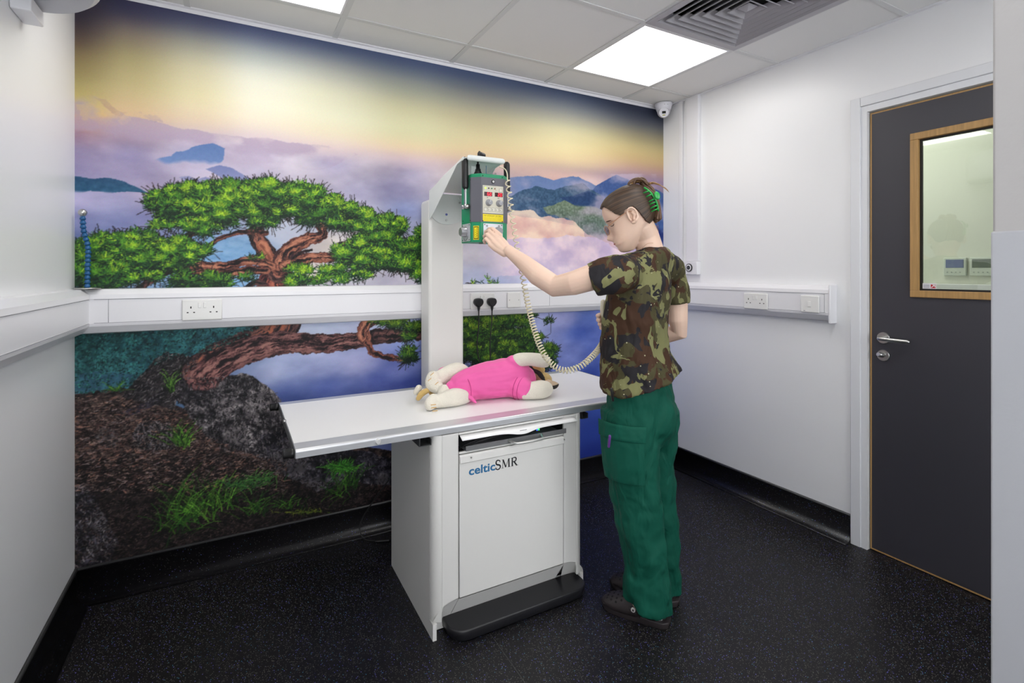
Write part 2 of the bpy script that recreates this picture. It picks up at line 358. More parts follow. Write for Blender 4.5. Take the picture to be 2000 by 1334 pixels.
    def lines(x, z, ang, ln, col, wid=1):
        n = int(max(ln)/1.0)+2
        t = np.linspace(0, 1, n)[None, :]
        X = x[:, None]+np.cos(ang)[:, None]*ln[:, None]*t; Z = z[:, None]+np.sin(ang)[:, None]*ln[:, None]*t
        for ox in range(wid):
            xi = (X+ox).astype(int).ravel(); zi = Z.astype(int).ravel()
            ok = (xi >= 0) & (xi < nx) & (zi >= 0) & (zi < nz)
            cc = np.repeat(col, n, axis=0)
            img[zi[ok], xi[ok]] = cc[ok]
    def stroke(pts, w0, w1, cols, seed, warp=2, dark=True):
        """a limb: tapering thick line with bark texture"""
        P = np.array([wl(*p) for p in pts]); k = pxs
        # smooth the path
        Q = P
        for _ in range(3):
            Q2 = [Q[0]]
            for i in range(len(Q)-1): Q2 += [Q[i]*.75+Q[i+1]*.25, Q[i]*.25+Q[i+1]*.75]
            Q2.append(Q[-1]); Q = np.array(Q2)
        wmax = max(w0, w1)*k
        a0 = int(max(Q[:, 0].min()-wmax-4, 0)); a1 = int(min(Q[:, 0].max()+wmax+4, nx)); b0 = int(max(Q[:, 1].min()-wmax-4, 0)); b1 = int(min(Q[:, 1].max()+wmax+4, nz))
        sl = (slice(b0, b1), slice(a0, a1))
        X = gx[sl]+(fbm(9, seed, 3)[sl]-.5)*2*warp*2; Z = gz[sl]+(fbm(9, seed+1, 3)[sl]-.5)*2*warp*2
        best = np.full(X.shape, 9.0); side = np.zeros(X.shape); al = np.zeros(X.shape)
        L = np.r_[0, np.cumsum(np.hypot(*np.diff(Q, axis=0).T))]
        for i in range(len(Q)-1):
            a, b = Q[i], Q[i+1]; d = b-a; l2 = (d**2).sum()+1e-6
            t = np.clip(((X-a[0])*d[0]+(Z-a[1])*d[1])/l2, 0, 1)
            ds = np.hypot(X-a[0]-t*d[0], Z-a[1]-t*d[1])
            w = (w0+(w1-w0)*(L[i]+t*math.sqrt(l2))/L[-1])*k*.5
            r = ds/w; m = r < best
            best = np.where(m, r, best)
            sd = np.sign((X-a[0])*d[1]-(Z-a[1])*d[0]); side = np.where(m, r*sd, side); al = np.where(m, L[i]+t*math.sqrt(l2), al)
        ins = best < 1
        wv_ = (w0+w1)*k*.5
        ia = (al*.55+40+fbm(12, seed+7, 3)[sl]*7).astype(int) % nx; ib = (side*wv_*1.15+nz/2+fbm(10, seed+8, 3)[sl]*6).astype(int) % nz
        gr = grain[ib, ia]; bark = np.clip((gr-.5)*3.4+.50+(fbm(16, seed+4, 3)[sl]-.5)*1.3, 0, 1)
        C_ = np.asarray(cols, np.float32); n = len(C_)-1
        q = bark*n*(1-.45*np.clip(best, 0, 1)**3); i = np.minimum(q.astype(int), n-1); fr = (q-i)[..., None]
        blend(sl, ins*1.0, C_[i]*(1-fr)+C_[i+1]*fr)
    BK = [(18,12,16),(66,38,38),(112,66,56),(150,92,74),(196,132,104)]
    BD = [(14,10,14),(40,26,30),(74,48,48),(112,76,70)]
    grain = fbm(5, 900, 4, 2.2, .75)
    # limbs of the pine
    stroke([(553,590),(556,610),(548,640),(528,662),(480,680),(420,700),(385,725)], 50, 34, BD+[(170,96,70)], 100)
    stroke([(400,735),(440,702),(500,678),(560,668),(640,672),(700,664),(740,655)], 36, 20, [(22,14,18),(72,44,46),(120,80,78),(158,112,104)], 101)
    stroke([(735,657),(770,655),(830,652),(870,655)], 22, 14, BD, 102)
    stroke([(712,660),(706,645),(722,628),(745,620)], 18, 14, BK, 103)
    stroke([(715,668),(725,688),(750,698),(780,702),(800,700)], 9, 9, BK[:4], 104)
    stroke([(530,600),(533,560),(545,520)], 44, 30, [(20,12,16),(70,32,36),(120,60,56),(175,100,80)], 105)
    stroke([(545,530),(528,508),(510,478),(498,462),(506,440)], 30, 15, BD+[(178,110,88)], 106)
    stroke([(512,480),(520,492),(528,505)], 14, 12, [(120,66,52),(200,130,100)], 107, 1)
    stroke([(550,520),(556,495),(575,480),(600,468),(625,464),(634,452),(622,440),(618,425)], 24, 11, BK, 108)
    stroke([(556,522),(585,508),(620,502),(655,503),(666,492),(668,478)], 17, 10, BK, 109)
    stroke([(572,504),(588,492),(608,488)], 5, 3, BD, 110, 1)
    stroke([(530,520),(505,508),(480,508),(450,520),(400,520),(370,514),(330,528),(290,552),(265,570)], 13, 6, BK, 111, 1)
    stroke([(520,528),(480,526),(455,534),(400,534),(365,527)], 11, 8, BK, 112, 1)
    stroke([(515,555),(500,550),(478,565)], 8, 5, BD, 113, 1)
    stroke([(520,455),(470,452),(430,465),(400,485)], 7, 4, BK[:4], 114, 1)
    stroke([(400,445),(370,460),(330,472)], 8, 4, BK[:4], 115, 1)
    stroke([(300,545),(270,560),(250,580)], 6, 5, BD, 116, 1)
    stroke([(928,640),(945,665),(940,700),(950,740)], 5, 5, BD, 117, 1)
    stroke([(960,650),(940,680)], 4, 4, BD, 118, 1)
    # foliage: clumps of needle tufts (u, v, ru, rv, weight)
    CL = [(330,395,34,22,1),(372,392,40,26,1.2),(420,388,40,24,1.3),(462,378,38,22,1.3),(505,376,40,20,1.3),(548,384,44,22,1.4),(590,388,40,22,1.2),(480,400,60,18,1.2),(620,402,38,24,1.2),(655,412,34,24,1.1),(690,428,34,22,1.1),(725,436,32,18,1),(760,442,34,16,.9),(785,452,26,12,.7),
          (560,408,60,20,1.3),(440,412,60,20,1.1),(360,415,46,20,1),(330,440,30,14,.6),(395,440,46,16,.7),(510,425,50,14,.8),(640,432,44,14,.9),(470,440,40,10,.4),
          (320,400,22,26,.5),(455,365,26,8,.5),(580,370,26,10,.5),(650,395,20,12,.4),(300,395,12,14,.25),
          (200,490,46,18,1.1),(250,482,54,18,1.2),(310,488,50,20,1.2),(350,492,34,20,1.1),(180,515,40,22,1.2),(240,512,60,22,1.4),(300,510,60,20,1.3),(350,508,30,14,1),(160,540,24,20,.8),(215,540,60,18,1),(270,535,54,16,.8),(340,535,30,14,.5),(380,490,20,14,.8),(200,470,30,8,.4),(270,465,36,8,.4),(290,455,20,8,.3),(402,484,8,8,.15),
          (370,552,50,10,.9),(410,548,30,12,.9),(440,553,26,8,.5),(200,556,60,8,.7),(580,540,26,16,.6),(590,552,40,8,.6),(498,545,26,8,.35),(505,505,12,4,.2),
          (690,492,30,18,.9),(730,480,44,22,1.2),(775,488,40,24,1.3),(815,495,30,24,1.3),(740,510,50,18,1.1),(790,520,44,18,1),(680,520,34,16,.6),(660,540,30,16,.6),(720,545,36,12,.4),(815,535,24,22,.6),(650,552,50,8,.4),(700,470,24,10,.5),(830,480,20,30,.8),
          (920,550,10,10,.15),(950,553,12,4,.1),
          (765,630,40,10,.6),(800,640,34,12,.7),(810,665,24,10,.5),(800,690,24,16,.7),(815,640,20,16,.6),
          (925,640,30,26,1.1),(960,650,40,30,1.4),(1000,640,34,24,1.2),(1020,670,34,26,1.3),(970,690,50,26,1.4),(920,690,30,30,1.2),(1060,690,26,16,1),(1040,710,36,20,1.1),(1000,720,40,20,1),(1080,695,18,12,.6),(1050,622,26,10,.6),(930,622,40,8,.6),(1000,622,40,8,.6),(940,740,40,14,.6)]
    T = []
    for (u, v, ru, rv, w) in CL:
        low_ = v > 600
        nc = max(2, int(ru*rv*w/52))
        a = rng.random(nc)*2*np.pi; r = np.sqrt(rng.random(nc))
        for cu, cv in zip(u+np.cos(a)*r*ru, v+np.sin(a)*r*rv*.95):
            rr = rng.uniform(5, 10); n = int(rr*rr*.62*min(w, 1.1))
            a2 = rng.random(n)*2*np.pi; r2 = np.sqrt(rng.random(n))
            uu = cu+np.cos(a2)*r2*rr*1.5; vv = cv+np.sin(a2)*r2*rr*.8
            hgt = np.clip((v-cv)/rv*.22+.5+(cv-vv)/rr*.42+rng.normal(0, .10, n), 0, 1)
            T.append(np.stack([uu, vv, hgt, np.full(n, .72 if low_ else 1.0), np.full(n, rng.random())], 1))
    rng.shuffle(T)
    T = np.concatenate(T)
    X, Z = wl(T[:, 0], T[:, 1])
    sc = pxs
    def tufts(idx, pal, nn, ln, spread, base=np.pi/2):
        for _ in range(nn):
            k = idx
            ang = base+rng.normal(0, spread, len(k))
            L_ = ln*sc*(.6+.6*rng.random(len(k)))
            ci = rng.random(len(k))[:, None]
            p = np.asarray(pal, np.float32); q = (ci[:, 0]*(len(p)-1)); i = np.minimum(q.astype(int), len(p)-2); fr = (q-i)[:, None]
            col = (p[i]*(1-fr)+p[i+1]*fr)*T[k, 3:4]*(.7+.6*rng.random((len(k), 1)))
            lines(X[k], Z[k], ang, L_, col)
    allk = np.arange(len(T))
    tufts(allk[rng.random(len(T)) < .35], [(16,14,16),(50,38,34)], 1, 15, 2.0)
    nb = 24
    blk = np.array_split(allk, nb)
    for k0 in blk:                       # back to front, each sprig dark below and lit on top
        bright = T[k0, 2]+(T[k0, 4]-.5)*.5
        tufts(k0, [(14,26,22),(26,48,34)], 2, 8, 1.2)
        k = k0[bright > .30]; tufts(k, [(22,56,32),(44,88,40)], 2, 7, 1.1)
        k = k0[bright > .48]; tufts(k, [(52,104,32),(88,140,42)], 3, 7, .9)
        k = k0[bright > .72]; tufts(k, [(110,160,36),(168,196,52)], 2, 6, .8)
    def chips(n, poly, cols, l0, l1, seed, ang=0, spread=.6, wid=1):
        r_ = np.random.default_rng(seed); P_ = np.array([wl(*p) for p in poly])
        X_ = r_.uniform(P_[:, 0].min(), P_[:, 0].max(), n); Z_ = r_.uniform(P_[:, 1].min(), P_[:, 1].max(), n); ins = np.zeros(n, bool)
        for i in range(len(P_)):
            (xa, za), (xb, zb) = P_[i], P_[(i+1) % len(P_)]
            if za == zb: continue
            ins ^= ((Z_ < za) != (Z_ < zb)) & (X_ < (xb-xa)*(Z_-za)/(zb-za)+xa)
        X_, Z_ = X_[ins], Z_[ins]; m_ = len(X_)
        c_ = np.asarray(cols, np.float32)[r_.integers(0, len(cols), m_)]*(.6+.7*r_.random((m_, 1)))
        # lower ground takes darker colours than the upper ground
        lines(X_, Z_, ang+r_.normal(0, spread, m_), r_.uniform(l0, l1, m_), c_, wid)
    FB = [(140,640),(520,630),(490,650),(430,680),(340,700),(300,712),(262,745),(236,765),(140,770)]
    chips(3200, FB, [(12,44,46),(20,64,60),(36,92,86),(8,30,34),(48,112,104)], 1, 3.5, 11, 0, 1.6)
    GA = [(140,772),(236,775),(300,800),(345,800),(362,810),(400,850),(480,885),(560,905),(560,960),(140,960)]
    GB = [(140,950),(560,930),(775,960),(775,1005),(140,1120)]
    chips(11000, GA, [(20,15,15),(60,46,44),(92,74,68),(30,22,22),(120,100,92),(12,9,10),(74,50,44)], 1, 5.5, 12, 0, .5)
    chips(10000, GB, [(10,8,9),(34,26,26),(52,42,40),(8,6,8),(66,54,50),(5,4,6)], 1, 5.5, 13, 0, .6)
    chips(800, GA, [(128,92,78),(108,96,96)], 4, 9, 14, 0, .4, 1)
    for k_, pl_, n_ in ((0, RK1, 900), (1, RK2, 1700), (2, RK3, 450), (3, RK4, 900), (4, RK5, 450)):
        chips(n_, pl_, [(16,16,20),(20,18,22),(92,87,90),(30,28,32),(108,102,102),(12,12,14),(70,66,70)], 2, 7, 20+k_, -1.15 if k_ else .9, .55)
    # grass and plants on the forest floor
    def grass(u, v, ru, n, h, pal, sp=.5):
        uu = u+rng.normal(0, ru*.5, n); vv = v+rng.normal(0, h*.12, n)
        x, z = wl(uu, vv); a = np.pi/2+rng.normal(0, sp, n); L_ = h*sc*.55*(.5+rng.random(n))
        p = np.asarray(pal, np.float32); col = p[rng.integers(0, len(p), n)]*(.55+.6*rng.random((n, 1)))
        lean = np.sign(np.cos(a))*rng.uniform(.1, .5, n)
        lines(x, z, a, L_*.45, col*.8, 2)
        x2 = x+np.cos(a)*L_*.45; z2 = z+np.sin(a)*L_*.45; lines(x2, z2, a-lean*.6, L_*.4, col, 1)
        lines(x2+np.cos(a-lean*.6)*L_*.4, z2+np.sin(a-lean*.6)*L_*.4, a-lean*1.6, L_*.3, col, 1)
    GP = [(40,80,26),(72,122,36),(28,58,24),(100,150,52)]
    grass(375,1010,50,60,62,GP,.5); grass(430,985,30,30,44,GP,.5); grass(350,1035,50,30,40,GP[:3],.9); grass(470,950,40,60,18,[(40,84,46),(70,120,50)],1.3)
    grass(500,1000,30,26,40,GP[:3],.6); grass(355,868,14,40,34,GP,.4); grass(335,760,6,20,34,GP,.3); grass(228,762,10,16,14,GP,.8); grass(560,990,30,24,24,GP[:3],.8)
    grass(510,935,34,60,16,[(44,90,44),(78,124,56)],1.3); grass(680,950,20,30,40,GP[:3],.5); grass(670,915,26,160,16,[(44,104,36),(80,150,48)],1.6); grass(665,910,26,60,9,[(36,90,32),(70,140,44)],1.6)
    grass(590,1000,40,40,9,[(70,90,30),(110,120,40)],1.2); grass(660,965,40,26,24,GP[:3],.9)
    q_ = img.copy(); q_[1:-1, 1:-1] = img[1:-1, 1:-1]*.40+(img[:-2, 1:-1]+img[2:, 1:-1]+img[1:-1, :-2]+img[1:-1, 2:])*.15; img = q_
    img += rng.normal(0, 2.0, img.shape).astype(np.float32)
    return nx, nz, x0, z0, res, np.clip(img/255., 0, 1)
# ---------------------------------------------------------------- materials of the room
M_wall = mat('white_wall_cladding', (240,241,243), .32, bump=.02, bscale=30)
M_wall_l = mat('off_white_wall_paint', (236,236,237), .45, bump=.03, bscale=60)
M_ceil = mat('ceiling_tile', (232,232,231), .9, bump=.06, bscale=260)
M_grid = mat('ceiling_grid_metal', (216,217,217), .5)
M_pvc = mat('white_pvc', (236,236,240), .3)
M_alu = mat('brushed_aluminium', (212,214,218), .34, metal=.6, bump=.02, bscale=90, stretch=(.05, 1, 1))
M_steel = mat('satin_steel', (190,190,188), .28, metal=1)
M_black = mat('black_plastic', (20,20,22), .42)
M_cabinet = mat('cream_powder_coat', (226,225,222), .38, bump=.02, bscale=500)
M_white = mat('white_laminate', (240,240,240), .35)
M_door = mat('charcoal_laminate', (62,61,68), .38, var=.03, vscale=3)
M_hole = mat('dark_hole', (14,14,15), .8)
def wood_mat(name, c, ax):
    m = mat(name, c, .45, bump=.05, bscale=60, var=.14, vscale=22, stretch=ax)
    return m
M_oak_v = wood_mat('oak_lipping', (178,140,88), (6, 6, .35))
# floor: black safety vinyl with sparkle flecks
def floor_mat(name, dens=1.0):
    m = bpy.data.materials.new(name); m.use_nodes = True; nt = m.node_tree; b = nt.nodes['Principled BSDF']; L = nt.links.new
    g = nt.nodes.new('ShaderNodeNewGeometry')
    def flecks(scale, thr, rad):
        v = nt.nodes.new('ShaderNodeTexVoronoi'); v.inputs['Scale'].default_value = scale; L(g.outputs['Position'], v.inputs['Vector'])
        lt = nt.nodes.new('ShaderNodeMath'); lt.operation = 'LESS_THAN'; lt.inputs[1].default_value = rad; L(v.outputs['Distance'], lt.inputs[0])
        sp = nt.nodes.new('ShaderNodeSeparateColor'); L(v.outputs['Color'], sp.inputs[0])
        gt = nt.nodes.new('ShaderNodeMath'); gt.operation = 'GREATER_THAN'; gt.inputs[1].default_value = 1-(1-thr)*dens; L(sp.outputs[0], gt.inputs[0])
        mu = nt.nodes.new('ShaderNodeMath'); mu.operation = 'MULTIPLY'; L(lt.outputs[0], mu.inputs[0]); L(gt.outputs[0], mu.inputs[1])
        return mu, sp
    base = nt.nodes.new('ShaderNodeTexNoise'); base.inputs['Scale'].default_value = 420; L(g.outputs['Position'], base.inputs['Vector'])
    cr = nt.nodes.new('ShaderNodeValToRGB'); cr.color_ramp.elements[0].position = .40; cr.color_ramp.elements[0].color = srgb(10,10,12); cr.color_ramp.elements[1].position = .72; cr.color_ramp.elements[1].color = srgb(33,31,35); L(base.outputs[0], cr.inputs[0])
    last = cr.outputs[0]
    for sc, th, rd, c in ((330, .84, .40, (112,110,104)), (210, .93, .30, (112,108,205)), (230, .97, .28, (90,160,200))):
        mk, sp = flecks(sc, th, rd)
        mx = nt.nodes.new('ShaderNodeMix'); mx.data_type = 'RGBA'; L(mk.outputs[0], mx.inputs['Factor']); L(last, mx.inputs['A']); mx.inputs['B'].default_value = srgb(*c); last = mx.outputs['Result']
    L(last, b.inputs['Base Color']); b.inputs['Roughness'].default_value = .44; b.inputs['Specular IOR Level'].default_value = .30
    bp = nt.nodes.new('ShaderNodeBump'); bp.inputs['Strength'].default_value = .12; bp.inputs['Distance'].default_value = .002; L(base.outputs[0], bp.inputs['Height']); L(bp.outputs[0], b.inputs['Normal'])
    return m
M_floor = floor_mat('black_sparkle_vinyl')
M_cove = floor_mat('black_sparkle_skirting', .3); M_cove.node_tree.nodes['Principled BSDF'].inputs['Roughness'].default_value = .33; M_cove.node_tree.nodes['Principled BSDF'].inputs['Specular IOR Level'].default_value = .5
# ---------------------------------------------------------------- shell
TH = .12
struct(MB().box((XL-TH, YF-TH, -.1), (XR+TH+1.3, YB+TH, 0)).build('floor', M_floor))
o = MB().box((.812, YF, 0), (.8135, 1.66, .0006)).build('trim_4', mat('floor_weld', (60,60,62), .3)); struct(o)
struct(MB().box((XL-TH, YB, 0), (XR+TH, YB+TH, 2.6)).build('wall_back', M_wall_l))
struct(MB().box((XL-TH, YF-TH, 0), (XL, YB, 2.6)).build('wall_left', M_wall))
DY0, DY1, DZ = .43, 1.300, 2.060                     # door opening in the right wall
b = MB(); b.box((XR, DY1, 0), (XR+TH, YB, 2.6)); b.box((XR, YF-TH, 0), (XR+TH, DY0, 2.6)); b.box((XR, DY0, DZ), (XR+TH, DY1, 2.6)); struct(b.build('wall_right', M_wall))
b = MB(); b.box((NX, YF, 0), (NX+.12, NY, 2.6), .004); struct(b.build('wall_partition', mat('painted_plaster', (176,174,174), .6, bump=.05, bscale=120)))  # kept thin so light from the added window reaches the right wall
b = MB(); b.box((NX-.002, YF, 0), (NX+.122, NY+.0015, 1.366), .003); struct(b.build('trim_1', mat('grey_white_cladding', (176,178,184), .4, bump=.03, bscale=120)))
b = MB(); b.box((XL-TH, YF-TH, 0), (-.40, YF, 2.6)); b.box((.90, YF-TH, 0), (1.25, YF, 2.6)); b.box((2.45, YF-TH, 0), (XR+TH, YF, 2.6)); b.box((1.25, YF-TH, 0), (2.45, YF, .70)); b.box((1.25, YF-TH, 2.30), (2.45, YF, 2.6)); b.box((-.40, YF-TH, 0), (.90, YF, .70)); b.box((-.40, YF-TH, 2.30), (.90, YF, 2.6)); struct(b.build('wall_front', M_wall_l))
b = MB(); w_ = .05
for a, c in (((-.40, YF-.08, .70), (-.40+w_, YF-.02, 2.30)), ((.90-w_, YF-.08, .70), (.90, YF-.02, 2.30)), ((-.40+w_, YF-.08, .70), (.90-w_, YF-.02, .70+w_)), ((-.40+w_, YF-.08, 2.30-w_), (.90-w_, YF-.02, 2.30)), ((.225, YF-.08, .70+w_), (.275, YF-.02, 2.30-w_))): b.box(a, c)
struct(b.build('window_added_1', M_pvc))  # unseen window, added to let world light in as frontal fill
b = MB()
for a, c in (((1.25, YF-.08, .70), (1.25+w_, YF-.02, 2.30)), ((2.45-w_, YF-.08, .70), (2.45, YF-.02, 2.30)), ((1.25+w_, YF-.08, .70), (2.45-w_, YF-.02, .70+w_)), ((1.25+w_, YF-.08, 2.30-w_), (2.45-w_, YF-.02, 2.30)), ((1.825, YF-.08, .70+w_), (1.875, YF-.02, 2.30-w_))): b.box(a, c)
struct(b.build('window_added_2', M_pvc))  # another unseen window, added to brighten the lower right wall
# ceiling tiles, grid, perimeter angle
GX, GY, T6 = .431, 2.326, .6
LP = [(GX-T6, GY-T6), (GX+2*T6, GY-T6), (GX-T6, GY-4*T6), (GX-T6, GY-6*T6)]
LP = LP[:3]+[(GX+T6, GY-3*T6)]
DF = (GX+2*T6, GY-2*T6)
b = MB()
xs = [XL]+[GX+T6*k for k in range(-1, 4)]+[XR]; ys = [YF]+[GY-T6*k for k in range(5, -1, -1)]+[YB]
for i in range(len(xs)-1):
    for j in range(len(ys)-1):
        x0_, x1_, y0_, y1_ = xs[i], xs[i+1], ys[j], ys[j+1]
        if any(abs(x0_-a) < .02 and abs(y0_-c_) < .02 for a, c_ in LP+[DF]): continue
        b.box((x0_+.002, y0_+.002, HC+.004), (x1_-.002, y1_-.002, HC+.02))
struct(b.build('ceiling', M_ceil))
struct(MB().box((XL-TH, YF-TH, 2.6), (XR+TH, YB+TH, 2.7)).build('ceiling_slab', mat('void_grey', (40,40,42), .9)))
b = MB()
for x in xs[1:-1]: b.box((x-.012, YF, HC), (x+.012, YB, HC+.0035)); b.box((x-.004, YF, HC+.0036), (x+.004, YB, HC+.03))
for y in ys[1:-1]: b.box((XL, y-.012, HC-.0003), (XR, y+.012, HC+.0034))
struct(b.build('trim_2', M_grid))
b = MB()
b.box((XL, YB-.022, HC-.001), (XR, YB, HC+.0038)); b.box((XR-.022, NY, HC-.001), (XR, YB, HC+.0038)); b.box((XL, YF, HC-.001), (XL+.022, YB, HC+.0038))
b.box((XL, YB-.004, HC-.016), (XR, YB, HC)); struct(b.build('trim_3', M_pvc))
# coved skirting
def cove(name, p0, p1, n, h=.138, z0=0.0):
    """profile swept from p0 to p1; n = direction into the room"""
    prof = [(0, h), (.004, h), (.009, h-.003), (.010, h-.010), (.006, h-.014), (.005, .045)]
    R = .040
    for k in range(1, 9):
        t = PI/2*k/8; prof.append((.005+R*(1-math.cos(t)), .045-R*math.sin(t)+0.0))
    prof += [(.052, .0008), (.0, .0008)]
    n = Vector(n); rings = [[Vector(p)+n*a+UP*(b_) for a, b_ in prof] for p in (p0, p1)]
    m = MB(); m.loft(rings, cap=True, smooth=True); o = m.build(name, M_cove)
    b_ = MB(); b_.tube([Vector(p0)+n*.007+UP*(h-.004), Vector(p1)+n*.007+UP*(h-.004)], .0055, 10); struct(b_.build('trim_5', mat('skirting_cap', (58,58,60), .35)))
    return struct(o)
cove('baseboard_back', (XL, YB, 0), (XR, YB, 0), (0, -1, 0))
cove('baseboard_left', (XL, YF, 0), (XL, YB, 0), (1, 0, 0))
cove('baseboard_right', (XR, 1.36, 0), (XR, YB, 0), (-1, 0, 0))
# ---------------------------------------------------------------- wall print
def mural():
    nx, nz, x0, z0, res, img = paint_mural()
    co = np.zeros((nz, nx, 3), np.float32)
    co[..., 0] = x0+np.arange(nx)[None, :]*res; co[..., 1] = YB-.0015; co[..., 2] = z0+np.arange(nz)[:, None]*res
    co[..., 0] = np.minimum(co[..., 0], XR); co[..., 2] = np.clip(co[..., 2], .137, HC)
    idx = np.arange(nx*nz).reshape(nz, nx)
    q = np.stack([idx[:-1, :-1], idx[:-1, 1:], idx[1:, 1:], idx[1:, :-1]], -1).reshape(-1, 4).astype(np.int32)
    me = bpy.data.meshes.new('wall_mural'); nv = nx*nz; nf = len(q)
    org = np.array([1.03, YB-.0015, .137], np.float32)
    me.vertices.add(nv); me.vertices.foreach_set('co', (co.reshape(-1, 3)-org).ravel())
    me.loops.add(nf*4); me.loops.foreach_set('vertex_index', q.ravel())
    me.polygons.add(nf); me.polygons.foreach_set('loop_start', np.arange(nf, dtype=np.int32)*4)
    try: me.polygons.foreach_set('loop_total', np.full(nf, 4, np.int32))
    except Exception: pass
    me.update(calc_edges=True)
    lin = np.where(img <= .04045, img/12.92, ((img+.055)/1.055)**2.4)
    lin = np.minimum(lin/np.interp(z0+np.arange(nz)*res, [.2, .6, 1.0, 1.4, 1.8, 2.2], [.66, .80, .90, .99, 1.12, 1.25])[:, None, None]/np.interp(x0+np.arange(nx)*res, [-.5, 0, .4, .9, 1.4, 1.9, 2.5], [.88, 1.02, 1.0, .88, .96, 1.05, .90])[None, :, None], .93)  # counter-shading: print colours divided by an estimate of the panel light
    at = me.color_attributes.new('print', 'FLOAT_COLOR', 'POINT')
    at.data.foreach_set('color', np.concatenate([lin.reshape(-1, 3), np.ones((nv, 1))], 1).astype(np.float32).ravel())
    m = bpy.data.materials.new('printed_vinyl'); m.use_nodes = True; nt = m.node_tree; b = nt.nodes['Principled BSDF']
    a = nt.nodes.new('ShaderNodeAttribute'); a.attribute_name = 'print'
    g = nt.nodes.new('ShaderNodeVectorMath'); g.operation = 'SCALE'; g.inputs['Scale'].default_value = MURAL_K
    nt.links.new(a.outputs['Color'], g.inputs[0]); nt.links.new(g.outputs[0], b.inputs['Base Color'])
    b.inputs['Roughness'].default_value = .5; b.inputs['Specular IOR Level'].default_value = .25
    me.materials.append(m)
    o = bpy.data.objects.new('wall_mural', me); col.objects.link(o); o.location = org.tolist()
    tag(o, 'full-wall printed landscape mural with twisted green pine tree, clouds and rocks', 'mural')
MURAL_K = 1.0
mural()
# ---------------------------------------------------------------- ceiling lights, diffuser, camera
def panel(x, y, label):
    r = empty('ceiling_light', (x+.3, y+.3, HC), label, 'ceiling light', 'square ceiling light panels')
    f = MB(); 
    f.box((x+.013, y+.013, HC-.001), (x+.587, y+.022, HC+.012)); f.box((x+.013, y+.578, HC-.001), (x+.587, y+.587, HC+.012)); f.box((x+.013, y+.022, HC-.001), (x+.022, y+.578, HC+.012)); f.box((x+.578, y+.022, HC-.001), (x+.587, y+.578, HC+.012))
    f.build('frame', M_pvc, r)
    MB().box((x+.0222, y+.0222, HC+.003), (x+.5778, y+.5778, HC+.008)).build('diffuser', M_panel, r)
M_panel = mat('lit_diffuser', (255,255,255), .5, emit=(255,252,248), es=PANEL)
panel(*LP[0], 'lit square ceiling panel above the left end of the mural, half out of frame')
panel(*LP[1], 'lit square ceiling panel beside the square air diffuser')
panel(*LP[2], 'added unseen square ceiling panel over the near left of the room, behind the viewpoint')  # extra panel out of view, added to light the near room
panel(*LP[3], 'added unseen square ceiling panel over the middle of the room, above the frame')  # extra panel out of view, added to brighten right wall and cabinet
def diffuser():
    x, y = DF; cx_, cy_ = x+.3, y+.3
    r = empty('air_diffuser', (cx_, cy_, HC), 'square white ceiling air diffuser with nested louvres next to the light panel', 'air vent')
    m = mat('diffuser_metal', (176,174,180), .45)
    def ring(h0, z0, h1, z1, t=.0015):
        b = MB(); R = []
        for h, z in ((h0, z0), (h1, z1), (h1, z1+t*2), (h0, z0+t*2)): R.append([Vector((cx_+sx*h, cy_+sy*h, z)) for sx, sy in ((-1,-1),(1,-1),(1,1),(-1,1))])
        b.loft(R+[R[0]], cap=False, smooth=False); return b
    ring(.298, HC-.004, .262, HC-.003, .002).build('outer_frame', m, r)
    ring(.262, HC-.004, .232, HC+.035).build('frame_slope', m, r)
    for k in range(6):
        h = .236-k*.036
        b = MB(); R = []
        for q, z in ((h, HC-.006), (h, HC-.002), (h-.027, HC+.022), (h-.0285, HC+.021), (h-.0015, HC-.0035), (h-.0015, HC-.006), (h, HC-.006)): R.append([Vector((cx_+sx*q, cy_+sy*q, z)) for sx, sy in ((-1,-1),(1,-1),(1,1),(-1,1))])
        b.loft(R, cap=False, smooth=False); b.build('louvre', m, r)
    b = MB(); h = .030; R = [[Vector((cx_+sx*q, cy_+sy*q, z)) for sx, sy in ((-1,-1),(1,-1),(1,1),(-1,1))] for q, z in ((h, HC+.006), (.002, HC-.010))]
    b.loft(R, smooth=False); b.build('centre_cap', m, r)
    b = MB(); b.box((x+.01, y+.01, HC+.10), (x+.59, y+.59, HC+.105)); b.box((x+.005, y+.005, HC+.01), (x+.010, y+.595, HC+.10)); b.box((x+.59, y+.005, HC+.01), (x+.595, y+.595, HC+.10)); b.box((x+.005, y+.59, HC+.01), (x+.595, y+.595, HC+.10)); b.box((x+.005, y+.005, HC+.01), (x+.595, y+.01, HC+.10)); b.build('plenum', M_hole, r)
diffuser()
